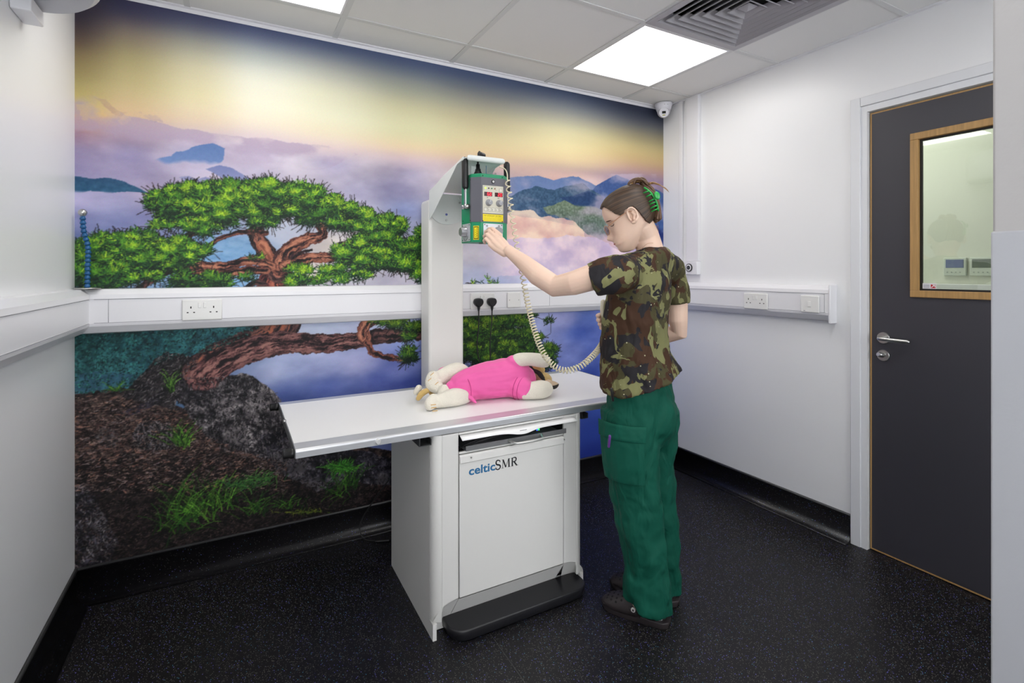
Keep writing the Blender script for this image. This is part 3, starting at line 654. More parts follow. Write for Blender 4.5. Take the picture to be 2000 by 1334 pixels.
def cctv():
    c = Vector((2.530, 2.500, HC))
    r = empty('security_camera', c, 'small white turret security camera in the ceiling corner above the mural edge', 'security camera')
    m = mat('camera_white', (232,232,240), .35)
    b = MB(); b.tube([c-UP*.0005, c-UP*.012, c-UP*.030, c-UP*.048], [.056, .056, .052, .046], 32); b.build('base', m, r)
    d = (Vector((0.6, 0.4, 1.0))-(c-UP*.05)).normalized()
    s = c-UP*.052
    MB().ell(s, (.042, .042, .042)).build('ball', m, r)
    b = MB(); b.cyl(s+d*.030, s+d*.0435, .034, .030, 32); f = b.build('face', m, r)
    x = d.cross(UP).normalized(); y = x.cross(d)
    def pl(du, dv, w_, h_, mm, nm):
        q = s+d*.0437+x*du+y*dv; MB().prism([q-x*w_-y*h_, q+x*w_-y*h_, q+x*w_+y*h_, q-x*w_+y*h_], d*.0012).build(nm, mm, f)
    pl(0, .002, .012, .008, mat('lens_dark', (50,52,50), .15), 'lens'); pl(0, -.016, .009, .003, mat('led_yellow', (170,165,70), .3), 'light')
    for du, dv in ((0, -.004), (.012, -.02), (.004, -.02), (-.004, -.02), (-.010, -.02)):
        q = c+Vector((-.05, -.03, dv)).normalized()*0+UP*dv+(-CF*.052+CR*du); MB().ell(q, (.0022,.0022,.0022), seg=8, rings=6).build('marking', M_hole, r)
cctv()
# ---------------------------------------------------------------- dado trunking
PROF = [(0.0005, 1.236), (.034, 1.234), (.055, 1.214), (.0575, 1.197), (.0555, 1.195), (.0555, 1.1035), (.0575, 1.1015), (.055, 1.090), (.032, 1.063), (.0005, 1.057)]
def trunk(name, p0, p1, n, label, m0=0, m1=0, cap=None):
    n = Vector(n); d = (Vector(p1)-Vector(p0)).normalized(); p0, p1 = Vector(p0), Vector(p1)
    r = empty(name, (p0+p1)/2+UP*1.057, label, 'cable trunking')
    R = [[p+n*a+UP*z+d*(a*mm) for a, z in PROF] for p, mm in ((p0, m0), (p1, m1))]
    b = MB(); b.loft(R, smooth=False); b.build('trunking_body', M_pvc, r)
    return r, d, n
E_ = .0
tb, _, _ = trunk('dado_trunking', (XL, YB-.0016, 0), (XR, YB-.0016, 0), (0, -1, 0), 'white plastic dado trunking running along the mural wall', 1, -1)
tl, _, _ = trunk('dado_trunking', (XL, -.4, 0), (XL, YB-.0016, 0), (1, 0, 0), 'white plastic dado trunking along the left wall', 0, -1)
tr, _, _ = trunk('dado_trunking', (XR, 1.437, 0), (XR, YB-.0016, 0), (-1, 0, 0), 'white plastic dado trunking on the right wall ending beside the door', 0, -1)
MB().box((XR-.058, 1.425, 1.050), (XR-.0005, 1.4368, 1.240), .004).build('end_cap', M_pvc, tr)
M_line = mat('trunking_joint', (150,150,158), .6)
def groove(r, a, b_): MB().tube([a, b_], .0007, 6).build('cover_joint', M_line, r)
for z in (1.1955, 1.103): groove(tb, (XL+.07, YB-.0585, z), (XR-.06, YB-.0585, z)); groove(tl, (XL+.0578, -.4, z), (XL+.0578, YB-.075, z)); groove(tr, (XR-.0578, 1.45, z), (XR-.0578, YB-.07, z))
for x in (XL+.115, 1.636): groove(tb, (x, YB-.058, 1.104), (x, YB-.058, 1.1945))
groove(tr, (XR-.0565, 1.475-.02, 1.104), (XR-.0565, 1.455, 1.1945))
def plate(name, c, xd, n, w_, h_, label, cat, group=None):
    """face plate on the trunking; c = centre on its front, xd = sideways, n = outwards"""
    c = Vector(c); xd = Vector(xd); n = Vector(n)
    r = empty(name, c, label, cat, group)
    def bx(du, dv, w1, h1, t0, t1, m, nm, par=r, bev=.0):
        q = c+xd*du+UP*dv
        a = q-xd*w1/2-UP*h1/2+n*t0; b_ = q+xd*w1/2+UP*h1/2+n*t1
        return MB().box(a, b_, bev, 3).build(nm, m, par)
    bx(0, 0, w_, h_, .0005, .010, M_pl, 'face_plate', r, .0045)
    return r, bx
M_pl = mat('socket_white', (234,234,232), .25)
def socket(c, xd, n, label, both=True, red=False):
    r, bx = plate('double_socket', c, xd, n, .146, .088, label, 'power socket', 'double wall sockets')
    for s in (-1, 1):
        bx(s*.041, .011, .0042, .009, .0085, .0103, M_hole, 'earth_slot'); bx(s*.041-.0115, -.010, .0065, .0042, .0085, .0103, M_hole, 'pin_slot'); bx(s*.041+.0115, -.010, .0065, .0042, .0085, .0103, M_hole, 'pin_slot')
        bx(s*.0095, .020, .011, .022, .009, .0135, M_pl, 'rocker_switch', r, .0015)
    return r
X_, N_ = (1, 0, 0), (0, -1, 0)
yf = YB-.0580
socket((-.1125, yf, 1.143), X_, N_, 'white double socket left of the column with nothing plugged in')
socket((1.197, yf, 1.142), X_, N_, 'white double socket right of the column with two black plugs')
socket((XR-.0572, 1.826, 1.1395), (0, -1, 0), (-1, 0, 0), 'white double socket on the right wall trunking')
r, bx = plate('blank_plate', (1.392, yf, 1.144), X_, N_, .086, .086, 'white blank plate with two screws right of the plugged socket', 'wall plate')
for s in (-1, 1): bx(s*.030, 0, .004, .004, .0095, .0104, mat('screw_grey', (120,120,122), .4, metal=.6), 'screw')
r, bx = plate('light_switch', (XR-.0572, 1.5225, 1.141), (0, -1, 0), (-1, 0, 0), .093, .086, 'white single switch plate near the end of the right wall trunking', 'switch')
bx(0, 0, .016, .028, .009, .0125, M_pl, 'rocker_switch', r, .001); bx(-.026, -.034, .008, .003, .0095, .0102, M_line, 'maker_mark')
# plugs with their cables
def plug(x, z, path, label):
    y = yf-.0105
    r = empty('power_plug', (x, y, z), label, 'power plug', 'black plugs in the socket')
    b = MB(); R = []
    for t, s in ((0, .94), (.012, 1), (.026, .96), (.033, .80)):
        ring_ = []
        for k in range(28):
            a = 2*PI*k/28; cx_ = math.cos(a)*.0265*s; cz_ = math.sin(a)*.0265*s
            if cz_ > .018*s: cz_ = .018*s+(cz_-.018*s)*.45
            if cz_ < 0: cx_ *= 1-.30*(cz_/-.0265)**2; cz_ *= 1.05
            ring_.append(Vector((x+cx_, y-t, z+cz_)))
        R.append(ring_)
    b.loft(R); b.build('plug_body', M_black, r)
    MB().tube([(x, y-.018, z-.022), (x, y-.018, z-.034), (x, y-.018, z-.048)], [.009, .0075, .0045], 12).build('strain_relief', M_black, r)
    p = smooth_path([(x, y-.018, z-.046)]+path, 3)
    MB().tube(p, .0035, 8).build('cable', M_black, r)
ym = YB-.09
plug(1.163, 1.139, [(1.162, ym, 1.0), (1.150, ym, .93), (1.155, ym, .84), (1.20, ym, .77), (1.245, ym, .715), (1.25, ym+.01, .55), (1.22, ym+.02, .3)], 'black plug in the left half of the socket right of the column')
plug(1.243, 1.139, [(1.240, ym, 1.02), (1.228, ym, .93), (1.232, ym, .82), (1.222, ym, .75), (1.250, ym-.01, .70), (1.262, ym, .5), (1.24, ym+.02, .25)], 'black plug in the right half of the socket right of the column')
# right wall: vertical trunking, gas outlets
b = MB(); b.box((XR-.026, 2.256, 1.370), (XR-.0003, 2.355, HC-.001), .003); tag(b.build('vertical_trunking', M_pvc), 'white vertical box trunking rising from the wall outlets to the ceiling', 'cable trunking')
b = MB(); b.box((XR-.016, 2.395, 1.370), (XR-.0003, 2.425, HC-.001), .003); tag(b.build('vertical_trunking', M_pvc), 'narrow white vertical trunking close to the far corner', 'cable trunking')
def outlet(y, ring, dot, label):
    r = empty('gas_outlet', (XR, y, 1.285), label, 'wall outlet', 'gas outlets on the right wall')
    MB().box((XR-.038, y-.060, 1.285), (XR-.0004, y+.060, 1.369), .004).build('housing', M_pvc, r)
    for rr, t, m_, nm in ((.026, .044, M_black, 'bezel'), (.021, .0455, ring, 'colour_ring'), (.0125, .048, M_black, 'valve'), (.006, .049, dot, 'port')):
        MB().cyl((XR-.037, y, 1.329), (XR-t, y, 1.329), rr, seg=28).build(nm, m_, r)
outlet(2.316, mat('ring_white', (225,225,228), .4), mat('port_grey', (70,75,85), .3), 'white outlet box with black and white ring, the nearer of the two')
outlet(2.440, mat('ring_yellow', (205,200,60), .4), mat('port_blue', (40,80,170), .3), 'white outlet box with yellow and blue ring, half behind the shoulder')
# flexible blue hose stand in the left corner
def hose():
    c = Vector((-.497, YB-.045, 1.236))
    r = empty('flexible_hose_arm', c, 'blue segmented flexible arm with steel ball tip in the left corner of the mural', 'flexible arm')
    MB().tube([c+UP*.0003, c+UP*.004, c+UP*.006], [.042, .042, .040], 36).build('magnetic_base', M_steel, r)
    m = mat('blue_plastic', (24,88,140), .35)
    path = smooth_path([c+UP*.006, c+Vector((.001, 0, .10)), c+Vector((.004, 0, .17)), c+Vector((-.012, 0, .22)), c+Vector((-.014, 0, .285))], 3)
    L = [0]
    for i in range(1, len(path)): L.append(L[-1]+(path[i]-path[i-1]).length)
    def at(s):
        for i in range(1, len(path)):
            if s <= L[i]: t = (s-L[i-1])/(L[i]-L[i-1]); return path[i-1].lerp(path[i], t)
        return path[-1]
    n = 17; st = L[-1]/n
    for k in range(n):
        a, b_ = at(k*st), at((k+1)*st-.001); q = a.lerp(b_, .25)
        MB().tube([a, q, a.lerp(b_, .6), b_], [.0075, .0108, .0088, .0068], 14).build('segment', m, r)
    MB().ell(path[-1]+UP*.012, (.0145, .0145, .0145)).build('ball_tip', M_steel, r)
    MB().cyl(path[-1]-UP*.002, path[-1]+UP*.004, .007, seg=16).build('ball_neck', M_steel, r)
hose()
# wall-hung unit at the top of the left wall
def heater():
    r = empty('air_conditioner', (XL, 1.5, 2.085), 'grey white wall-hung air unit with rounded end, cut by the top left corner', 'air conditioner')
    m = mat('unit_grey', (196,198,206), .4, bump=.25, bscale=900)
    def outl(g, z):
        pts = [Vector((XL+.0005, 1.0, z))]
        for k in range(19):
            t = PI/2*k/18; pts.append(Vector((XL+(.235-g)*math.sin(PI/2-t)**.8 if k < 18 else XL+.0005, 1.72+(.325-g)*math.sin(t), z)))
        pts.insert(1, Vector((XL+.235-g, 1.0, z)))
        return pts
    b = MB(); b.loft([outl(.02, 2.085), outl(.004, 2.100), outl(0, 2.12), outl(0, 2.30), outl(.02, 2.34)], smooth=False); b.build('body', m, r)
    b = MB(); pts = [Vector((p.x if p.x < XL+.01 else XL+(p.x-XL)*.72, 1.0+(p.y-1.0)*.90, 2.084)) for p in outl(0, 0)]; b.prism(pts, (0, 0, -.003)); b.build('grille', mat('unit_panel', (178,180,190), .5), r)
    b = MB(); b.box((XL+.0005, 1.905, 2.037), (XL+.047, 2.018, 2.0805), .004); tag(b.build('junction_box', M_pvc), 'small white box on the left wall under the air unit', 'junction box')
heater()
# ---------------------------------------------------------------- door with glazed panel
def door():
    xf = XR+.016
    fr = MB(); m = mat('frame_white', (228,230,234), .35)
    fr.box((XR-.010, 1.316, 0), (XR+.10, 1.3600, 2.125), .003); fr.box((XR-.010, DY0-.06, 2.0815), (XR+.10, 1.3155, 2.125), .003); fr.box((XR-.010, .371, 0), (XR+.10, .4145, 2.081), .003)
    fr.box((XR-.002, 1.290, 0), (XR+.11, 1.3158, 2.081)); fr.box((XR-.002, .415, 2.052), (XR+.11, 1.2898, 2.081)); fr.box((XR-.002, .415, 0), (XR+.11, .430, 2.0515))
    d = fr.build('door_1', m); struct(d)
    leaf = empty('door_leaf', (xf, .86, .006), 'charcoal door with oak edging, tall glazed panel and steel lever handle', 'door')
    y0, y1, z0, z1 = .436, 1.285, .006, 2.046; gy0, gy1, gz0, gz1 = .594, 1.122, 1.192, 1.910
    b = MB()
    e = .007
    for a, c in (((xf, y0+e, z0+e), (xf+.044, gy0, z1-e)), ((xf, gy1, z0+e), (xf+.044, y1-e, z1-e)), ((xf, gy0, z0+e), (xf+.044, gy1, gz0)), ((xf, gy0, gz1), (xf+.044, gy1, z1-e))): b.box(a, c)
    b.build('panel', M_door, leaf)
    b = MB(); b.box((xf+.0004, y0, z0), (xf+.0436, y1, z0+e)); b.box((xf+.0004, y0, z1-e), (xf+.0436, y1, z1)); b.box((xf+.0004, y0, z0+e), (xf+.0436, y0+e, z1-e)); b.box((xf+.0004, y1-e, z0+e), (xf+.0436, y1, z1-e)); b.build('oak_edging', M_oak_v, leaf)
    b = MB(); t = .030
    for (a0, a1, c0, c1) in ((gy0, gy1, gz0, gz0+t), (gy0, gy1, gz1-t, gz1), (gy0, gy0+t, gz0+t, gz1-t), (gy1-t, gy1, gz0+t, gz1-t)): b.box((xf-.010, a0, c0), (xf+.022, a1, c1), .002)
    f = b.build('glazing_bead', M_oak_v, leaf)
    b = MB(); g = .008
    for (a0, a1, c0, c1) in ((gy0+t, gy1-t, gz0+t, gz0+t+g), (gy0+t, gy1-t, gz1-t-g, gz1-t), (gy0+t, gy0+t+g, gz0+t+g, gz1-t-g), (gy1-t-g, gy1-t, gz0+t+g, gz1-t-g)): b.box((xf+.008, a0, c0), (xf+.020, a1, c1))
    b.build('gasket', M_black, leaf)
    gm = bpy.data.materials.new('tinted_glass'); gm.use_nodes = True; nt = gm.node_tree; nt.nodes.remove(nt.nodes['Principled BSDF'])
    tr_ = nt.nodes.new('ShaderNodeBsdfTransparent'); tr_.inputs[0].default_value = (.91, .94, .89, 1); gl = nt.nodes.new('ShaderNodeBsdfGlossy'); gl.inputs['Roughness'].default_value = .0
    fz = nt.nodes.new('ShaderNodeFresnel'); fz.inputs[0].default_value = 1.7; mx = nt.nodes.new('ShaderNodeMixShader')
    nt.links.new(fz.outputs[0], mx.inputs[0]); nt.links.new(tr_.outputs[0], mx.inputs[1]); nt.links.new(gl.outputs[0], mx.inputs[2]); nt.links.new(mx.outputs[0], nt.nodes['Material Output'].inputs[0])
    MB().box((xf+.012, gy0+t, gz0+t), (xf+.018, gy1-t, gz1-t)).build('glass_pane', gm, leaf)
    s = MB().box((xf+.0112, gy1-t-g-.050, gz0+t+g-.002), (xf+.0118, gy1-t-g-.001, gz0+t+g+.024)).build('glass_sticker', mat('sticker_white', (235,235,240), .4), leaf)
    y_ = gy1-t-g-.001; z_ = gz0+t+g
    MB().box((xf+.0106, y_-.047, z_+.003), (xf+.0111, y_-.030, z_+.019)).build('red_flag', mat('sticker_red', (190,40,50), .4), s)
    b = MB(); b.prism([(xf+.0104, y_-.033, z_+.005), (xf+.0104, y_-.031, z_+.007), (xf+.0104, y_-.044, z_+.018), (xf+.0104, y_-.046, z_+.016)], (.0002, 0, 0)); b.prism([(xf+.0104, y_-.036, z_+.015), (xf+.0104, y_-.036, z_+.018), (xf+.0104, y_-.046, z_+.018), (xf+.0104, y_-.046, z_+.015)], (.0002, 0, 0)); b.prism([(xf+.0104, y_-.0432, z_+.007), (xf+.0104, y_-.0462, z_+.007), (xf+.0104, y_-.0462, z_+.018), (xf+.0104, y_-.0432, z_+.018)], (.0002, 0, 0)); b.build('white_arrow', MATS['sticker_white'], s)
    b = MB()
    for k in range(6): b.box((xf+.0108, y_-.027+.003*(k%2), z_+.003+k*.0028), (xf+.0111, y_-.004, z_+.0038+k*.0028))
    b.build('small_print', mat('print_blue', (80,90,130), .5), s)
    # handle
    y, z = 1.228, 1.0
    h = MB(); h.cyl((xf, y, z), (xf-.009, y, z), .026, .025, 32); hd = h.build('handle', M_steel, leaf)
    path = smooth_path([(xf-.008, y, z), (xf-.046, y, z), (xf-.056, y-.012, z), (xf-.056, y-.06, z-.001), (xf-.056, y-.118, z-.001)], 3)
    MB().blob(path, .0092, 16).build('lever', M_steel, hd)
    z = .920
    k = MB(); k.cyl((xf, y, z), (xf-.009, y, z), .026, .025, 32); kd = k.build('lock_rose', M_steel, leaf)
    MB().tube([(xf-.008, y, z), (xf-.020, y+.003, z+.003), (xf-.034, y+.008, z+.006)], [.010, .012, .010], 6).build('thumb_turn', M_steel, kd)
    MB().box((xf+.012, 1.2852, .93), (xf+.032, 1.2865, 1.07)).build('latch_plate', mat('latch_brown', (70,52,40), .4, metal=.5), leaf)
door()
# corridor seen through the glass
cw = mat('corridor_wall', (224,226,214), .5); xc = 3.70
b = MB(); b.box((xc, -.6, 0), (xc+.1, 3.2, 2.6)); struct(b.build('wall_corridor', cw))
b = MB(); b.box((XR+TH, -.7, 0), (xc, -.6, 2.6)); struct(b.build('wall_corridor_near', cw))
b = MB(); b.box((XR+TH, 3.1, 0), (xc, 3.2, 2.6)); struct(b.build('wall_corridor_far', cw))
b = MB(); b.box((XR+TH, -.7, 2.5), (xc, 3.2, 2.6)); struct(b.build('ceiling_corridor', cw))
struct(MB().box((XR+TH, YB+TH, -.1), (xc, 3.2, -.0)).build('floor_corridor', M_floor))
r = empty('ceiling_light', (3.15, 1.6, 2.49), 'lit ceiling panel in the corridor beyond the door', 'ceiling light')
MB().box((2.9, 1.3, 2.486), (3.45, 1.9, 2.4995)).build('diffuser', mat('corridor_panel', (255,255,255), .5, emit=(255,255,250), es=7), r)
def thermostat(y, scr, label):
    x = xc
    r = empty('thermostat', (x, y, 1.28), label, 'wall controller')
    mm = mat('controller_white', (214,220,212), .4)
    hs = MB().box((x-.018, y-.054, 1.280), (x-.0005, y+.054, 1.385), .004).build('casing', mm, r)
    MB().box((x-.0195, y-.042, 1.326), (x-.0178, y+.042, 1.374), .001).build('screen', scr, hs)
    for k in range(4): MB().cyl((x-.0178, y+.034-k*.020, 1.300), (x-.020, y+.034-k*.020, 1.300), .0035, seg=12).build('button', mat('button_grey', (170,176,172), .4), hs)
thermostat(1.358, mat('screen_blue', (120,130,170), .25), 'white wall controller with blue screen seen through the door glass')
thermostat(1.236, mat('screen_grey', (110,120,112), .25), 'white wall controller with grey screen seen through the door glass')
b = MB(); b.box((xc-.05, 1.08, 1.08), (xc-.0005, 1.48, 1.232), .004); tag(b.build('wall_trunking', M_pvc), 'short white trunking below the wall controllers beyond the door', 'cable trunking')
# ---------------------------------------------------------------- bearings measured onto known planes
def ray(u, v): return CF+CR*((u-1000)/FPX)-UP*((v-530.1)/FPX)
def onY(u, v, Y): d = ray(u, v); d = d*(Y/d.y); return Vector((d.x, Y, d.z+CAMZ))
def onX(u, v, X): d = ray(u, v); d = d*(X/d.x); return Vector((X, d.y, d.z+CAMZ))
# ---------------------------------------------------------------- x-ray examination table
CX0, CX1, CY0, CY1, CZ = .618, 1.272, 1.705, 2.24, .722
xt = empty('examination_table', ((CX0+CX1)/2, 1.97, 0), 'cream cabinet x-ray table with long white top, aluminium rails and tall column behind', 'examination table')
M_dark = mat('slot_dark', (28,28,30), .5)
def cabinet():
    b = MB(); t = .014
    b.box((CX0, CY0+.001, 0), (CX0+t, CY0+.034, .058)); b.box((CX1-t, CY0+.001, 0), (CX1, CY0+.034, .058)); b.box((CX0, CY0+.034, 0), (CX0+t, CY1, CZ)); b.box((CX1-t, CY0+.034, 0), (CX1, CY1, CZ)); b.box((CX0+t, CY1-t, 0), (CX1-t, CY1, CZ))
    b.box((CX0+t, CY0+.10, .02), (CX1-t, CY1-t, .63)); b.box((CX0+t, CY0+.012, CZ-.006), (CX1-t, CY1-t, CZ))
    body = b.build('cabinet', M_cabinet, xt)
    # front shell: stiles, rails, curved lower corners
    def arc(x0, x1, n=10):      # from foot corner up to the door edge
        return [(x0+(x1-x0)*math.sin(PI/2*k/n)**1.0, .060+.060*(1-math.cos(PI/2*k/n))**.0 if False else .060+.060*math.sin(PI/2*k/n)) for k in range(n+1)]
    def shell(poly, y0=CY0, y1=CY0+.012): return [(x, y0, z) for x, z in poly], (0, y1-y0, 0)
    b = MB(); rc = .034
    for sgn, xe in ((1, CX0), (-1, CX1)):
        pr = [(xe+sgn*(rc-rc*math.sin(a)), CY0+rc-rc*math.cos(a)) for a in np.linspace(0, PI/2, 11)]+[(xe+sgn*.010, CY0+rc), (xe+sgn*rc, CY0+.012)]
        b.loft([[Vector((x, y, z)) for x, y in pr] for z in (.0585, CZ)], smooth=True)
    L = [(.7155, CZ-.001), (CX0+rc, CZ-.001), (CX0+rc, .0895)]+[(CX0+(.7155-CX0)*(1-math.cos(PI/2*k/10)), .060+.062*math.sin(PI/2*k/10)) for k in range(1, 11) if CX0+(.7155-CX0)*(1-math.cos(PI/2*k/10)) > CX0+rc+.001]
    b.prism(*shell(L)); R = [(CX0+CX1-x, z) for x, z in L]
    b.prism(*shell(R))
    b.box((.7155, CY0, .7125), (CX0+CX1-.7155, CY0+.012, CZ-.001)); b.box((.7175, CY0, .6425), (CX0+CX1-.7175, CY0+.012, .6500))
    fs = b.build('front_shell', M_cabinet, xt)
    bv = fs.modifiers.new('bevel', 'BEVEL'); bv.width = .005; bv.segments = 3; bv.limit_method = 'ANGLE'; bv.angle_limit = math.radians(60)
    # sloping kick panel below the door, corner cheeks and feet
    b = MB(); b.prism([(.7155, CY0, .121), (CX0+CX1-.7155, CY0, .121), (CX0+CX1-.7155-.012, CY0+.045, .044), (.7155+.012-.024, CY0+.045, .044)], (0, .006, -.004)); 
    for s in (0, 1):
        mx = (lambda x: x) if not s else (lambda x: CX0+CX1-x)
        n = 10; top = [Vector((mx(CX0+(.7155-CX0)*(1-math.cos(PI/2*k/n))), CY0+.001, .060+.062*math.sin(PI/2*k/n))) for k in range(n+1)]
        bot = [Vector((mx(CX0+.012+(.70-CX0-.012)*k/n), CY0+.045, .040+.004*k/n)) for k in range(n+1)]
        b.loft([top, bot], cap=False, closed=False)
    b.box((CX0+.014, CY0+.047, .003), (CX1-.014, CY0+.055, .043)); b.build('kick_panel', M_cabinet, xt)
    # door with logo
    b = MB(); b.box((.7185, CY0-.002, .1235), (CX0+CX1-.7185, CY0+.010, .6395), .0025)
    d = b.build('door', M_cabinet, xt)
    b = MB(); x0, x1 = .7195, CX0+CX1-.7195
    b.prism([(x0, CY0-.0021, .6385), (x0, CY0-.0021, .608), (x0, CY0-.008, .612), (x0, CY0-.006, .634)], (x1-x0, 0, 0)); b.build('door_rim', M_cabinet, d)
    for x in (.762, 1.172): MB().cyl((x, CY0-.0068, .627), (x, CY0-.010, .627), .0034, .0026, 12).build('screw', M_steel, d)
    blue = mat('logo_blue', (42,110,158), .4); blk = mat('logo_black', (22,22,28), .4)
    text_mesh('celtic', .0425, (.754, CY0-.0021, .5615), (1,0,0), (0,0,1), blue, 'lettering', d, bold=.0009, sx=1.21)
    # serif capitals S M R built from strokes
    b = MB(); y = CY0-.0021; H = .0345; ox = .8625; z0 = .5615; ks = .94
    def st(pts, w): 
        pts = [(a*ks, c_*ks) for a, c_ in pts]
        for i in range(len(pts)-1):
            p, q = pts[i], pts[i+1]; wp, wq = (w[i], w[i+1]) if hasattr(w, '__len__') else (w, w)
            dx, dz = q[0]-p[0], q[1]-p[1]; l = math.hypot(dx, dz) or 1; nx_, nz_ = -dz/l, dx/l
            b.prism([(ox+p[0]+nx_*wp/2, y, z0+p[1]+nz_*wp/2), (ox+q[0]+nx_*wq/2, y, z0+q[1]+nz_*wq/2), (ox+q[0]-nx_*wq/2, y, z0+q[1]-nz_*wq/2), (ox+p[0]-nx_*wp/2, y, z0+p[1]-nz_*wp/2)], (0, -.0006, 0))
    def bez(c, n=10, w0=.003, w1=.003, wm=.006):
        pts = []; ws = []
        q = [Vector((a, b_, 0)) for a, b_ in c]; q = smooth_path(q, 3); m_ = len(q)
        st([(p.x, p.y) for p in q], [w0+(w1-w0)*i/(m_-1)+(wm-(w0+w1)/2)*math.sin(PI*i/(m_-1)) for i in range(m_)])
    bez([(.0215,.027),(.020,.0345),(.006,.0365),(.003,.026),(.006,.019),(.020,.016),(.024,.008),(.018,-.001),(.006,-.001),(.0025,.008)], w0=.002, w1=.002, wm=.0055)
    st([(.0215,.0345),(.0218,.0255)], .0016); st([(.0025,.000),(.0022,.009)], .0016)
    o1 = .029
    st([(o1+.004,.0),(o1+.006,H)], .0018); st([(o1+.0065,H-.001),(o1+.0185,.002)], .0052); st([(o1+.0185,.001),(o1+.031,H-.001)], .0018); st([(o1+.0325,H),(o1+.0335,0)], .0054)
    for a0, a1, zz in ((o1-.001,o1+.009,.0007),(o1+.0275,o1+.0395,.0007),(o1+.001,o1+.009,H-.0007),(o1+.030,o1+.038,H-.0007)): st([(a0,zz),(a1,zz)], .0014)
    o2 = o1+.0435
    st([(o2+.005,0),(o2+.005,H)], .0054); bez([(o2+.006,H-.001),(o2+.020,H),(o2+.024,H-.008),(o2+.020,H-.0165),(o2+.006,H-.017)], w0=.0015, w1=.0015, wm=.005); st([(o2+.013,.0175),(o2+.026,.0)], .0054)
    for a0, a1, zz in ((o2-.001,o2+.011,.0007),(o2-.001,o2+.008,H-.0007),(o2+.022,o2+.032,.0007)): st([(a0,zz),(a1,zz)], .0014)
    b.build('lettering', blk, d)
    # open slot with detector tray
    b = MB(); sx0, sx1 = .7165, CX0+CX1-.7165
    b.box((sx0, CY0+.30, .650), (sx1, CY0+.305, .7125)); b.box((sx0, CY0+.013, .6450), (sx1, CY0+.30, .6498)); b.box((sx0, CY0+.013, .7127), (sx1, CY0+.30, .7155)); b.box((sx0-.004, CY0+.013, .645), (sx0, CY0+.30, .7155)); b.box((sx1, CY0+.013, .645), (sx1+.004, CY0+.30, .7155)); b.build('slot_lining', M_dark, xt)
    tr_ = MB(); tr_.box((.742, CY0-.004, .6515), (1.182, CY0+.28, .6535)); tr_.box((.742, CY0-.006, .6515), (1.182, CY0-.003, .6700)); t_ = tr_.build('detector_tray', mat('tray_steel', (135,135,137), .4, metal=.4), xt)
    hp = smooth_path([(.918, CY0-.006, .664), (.925, CY0-.030, .662), (.935, CY0-.046, .660), (1.045, CY0-.046, .660), (1.056, CY0-.030, .662), (1.063, CY0-.006, .664)], 2)
    MB().tube(hp, .0048, 12).build('handle', mat('handle_steel', (205,205,203), .35, metal=.6), t_)
    n = 30; top = []; bot = []
    for k in range(n+1):
        x = .7185+(1.224-.7185)*k/n; s = math.exp(-((x-.965)/.055)**2)
        top.append(Vector((x, CY0-.001, .7115))); bot.append(Vector((x, CY0-.028-.010*s, .6995-.010*s)))
    b = MB(); b.loft([top, bot], cap=False, closed=False); fl = b.build('flap', M_white, xt); so = fl.modifiers.new('s', 'SOLIDIFY'); so.thickness = .0016
    MB().box((.955, CY0-.0275, .7003), (.985, CY0-.0265, .7015)).build('flap_slot', M_hole, fl)
    for x, c_ in ((1.052, (60,90,255)), (1.060, (60,230,90))): MB().box((x, CY0+.01, .676), (x+.006, CY0+.014, .690), .001).build('indicator_light', mat('led%d' % c_[0]+str(c_[2]), c_, .4, emit=c_, es=2.5), t_)
    for k in range(3): MB().tube(smooth_path([(.73+.01*k, CY0+.03, .655), (.75+.05*k, CY0+.01+.01*k, .672), (.83+.07*k, CY0+.012, .688), (.93+.05*k, CY0+.02, .690), (1.0+.05*k, CY0+.06, .680)], 3), .0022, 6).build('cable', M_black, xt)
    # brackets that carry the top
    for x0_, x1_ in ((CX0-.046, CX0-.001), (CX1+.002, CX1+.034)):
        b = MB(); b.box((x0_, CY0+.012, .690), (x1_, CY1-.05, .6925)); b.box((x0_, CY0+.012, .6926), (x0_+.003, CY1-.05, .7247)); b.box((x1_-.003, CY0+.012, .6926), (x1_, CY1-.05, .712)); b.build('bracket', mat('bracket_grey', (70,70,72), .45, metal=.4), xt)
    b = MB(); b.box((CX0+.02, CY0+.02, CZ+.0002), (CX1-.02, CY1-.02, .7247)); b.build('spacer', M_dark, xt)
    # foot bumper
    P_ = []; x0, x1, y0, y1, rr = .668, 1.262, 1.640, 1.749, .06
    P_ += [(x1, y1), (x0, y1)]
    P_ += [(x0+rr-rr*math.cos(t), y0+rr-rr*math.sin(t)) for t in np.linspace(0, PI/2, 9)]
    P_ += [(x1-rr+rr*math.sin(t), y0+rr-rr*math.cos(t)) for t in np.linspace(0, PI/2, 9)]
    b = MB(); R = []
    for g, z in ((.012, .004), (.003, .012), (0, .030), (.001, .040), (.006, .0455)): R.append([Vector(((x-.965)*(1-g*3)+.965, 1.70+(y-1.70)*(1-g*8) if y < 1.74 else y, z)) for x, y in P_])
    b.loft(R); b.build('foot_pedal', mat('black_rubber', (26,26,30), .38), xt)
cabinet()
TX0, TX1, TY0, TY1, TZ = .168, 1.690, 1.703, 2.362, .7520
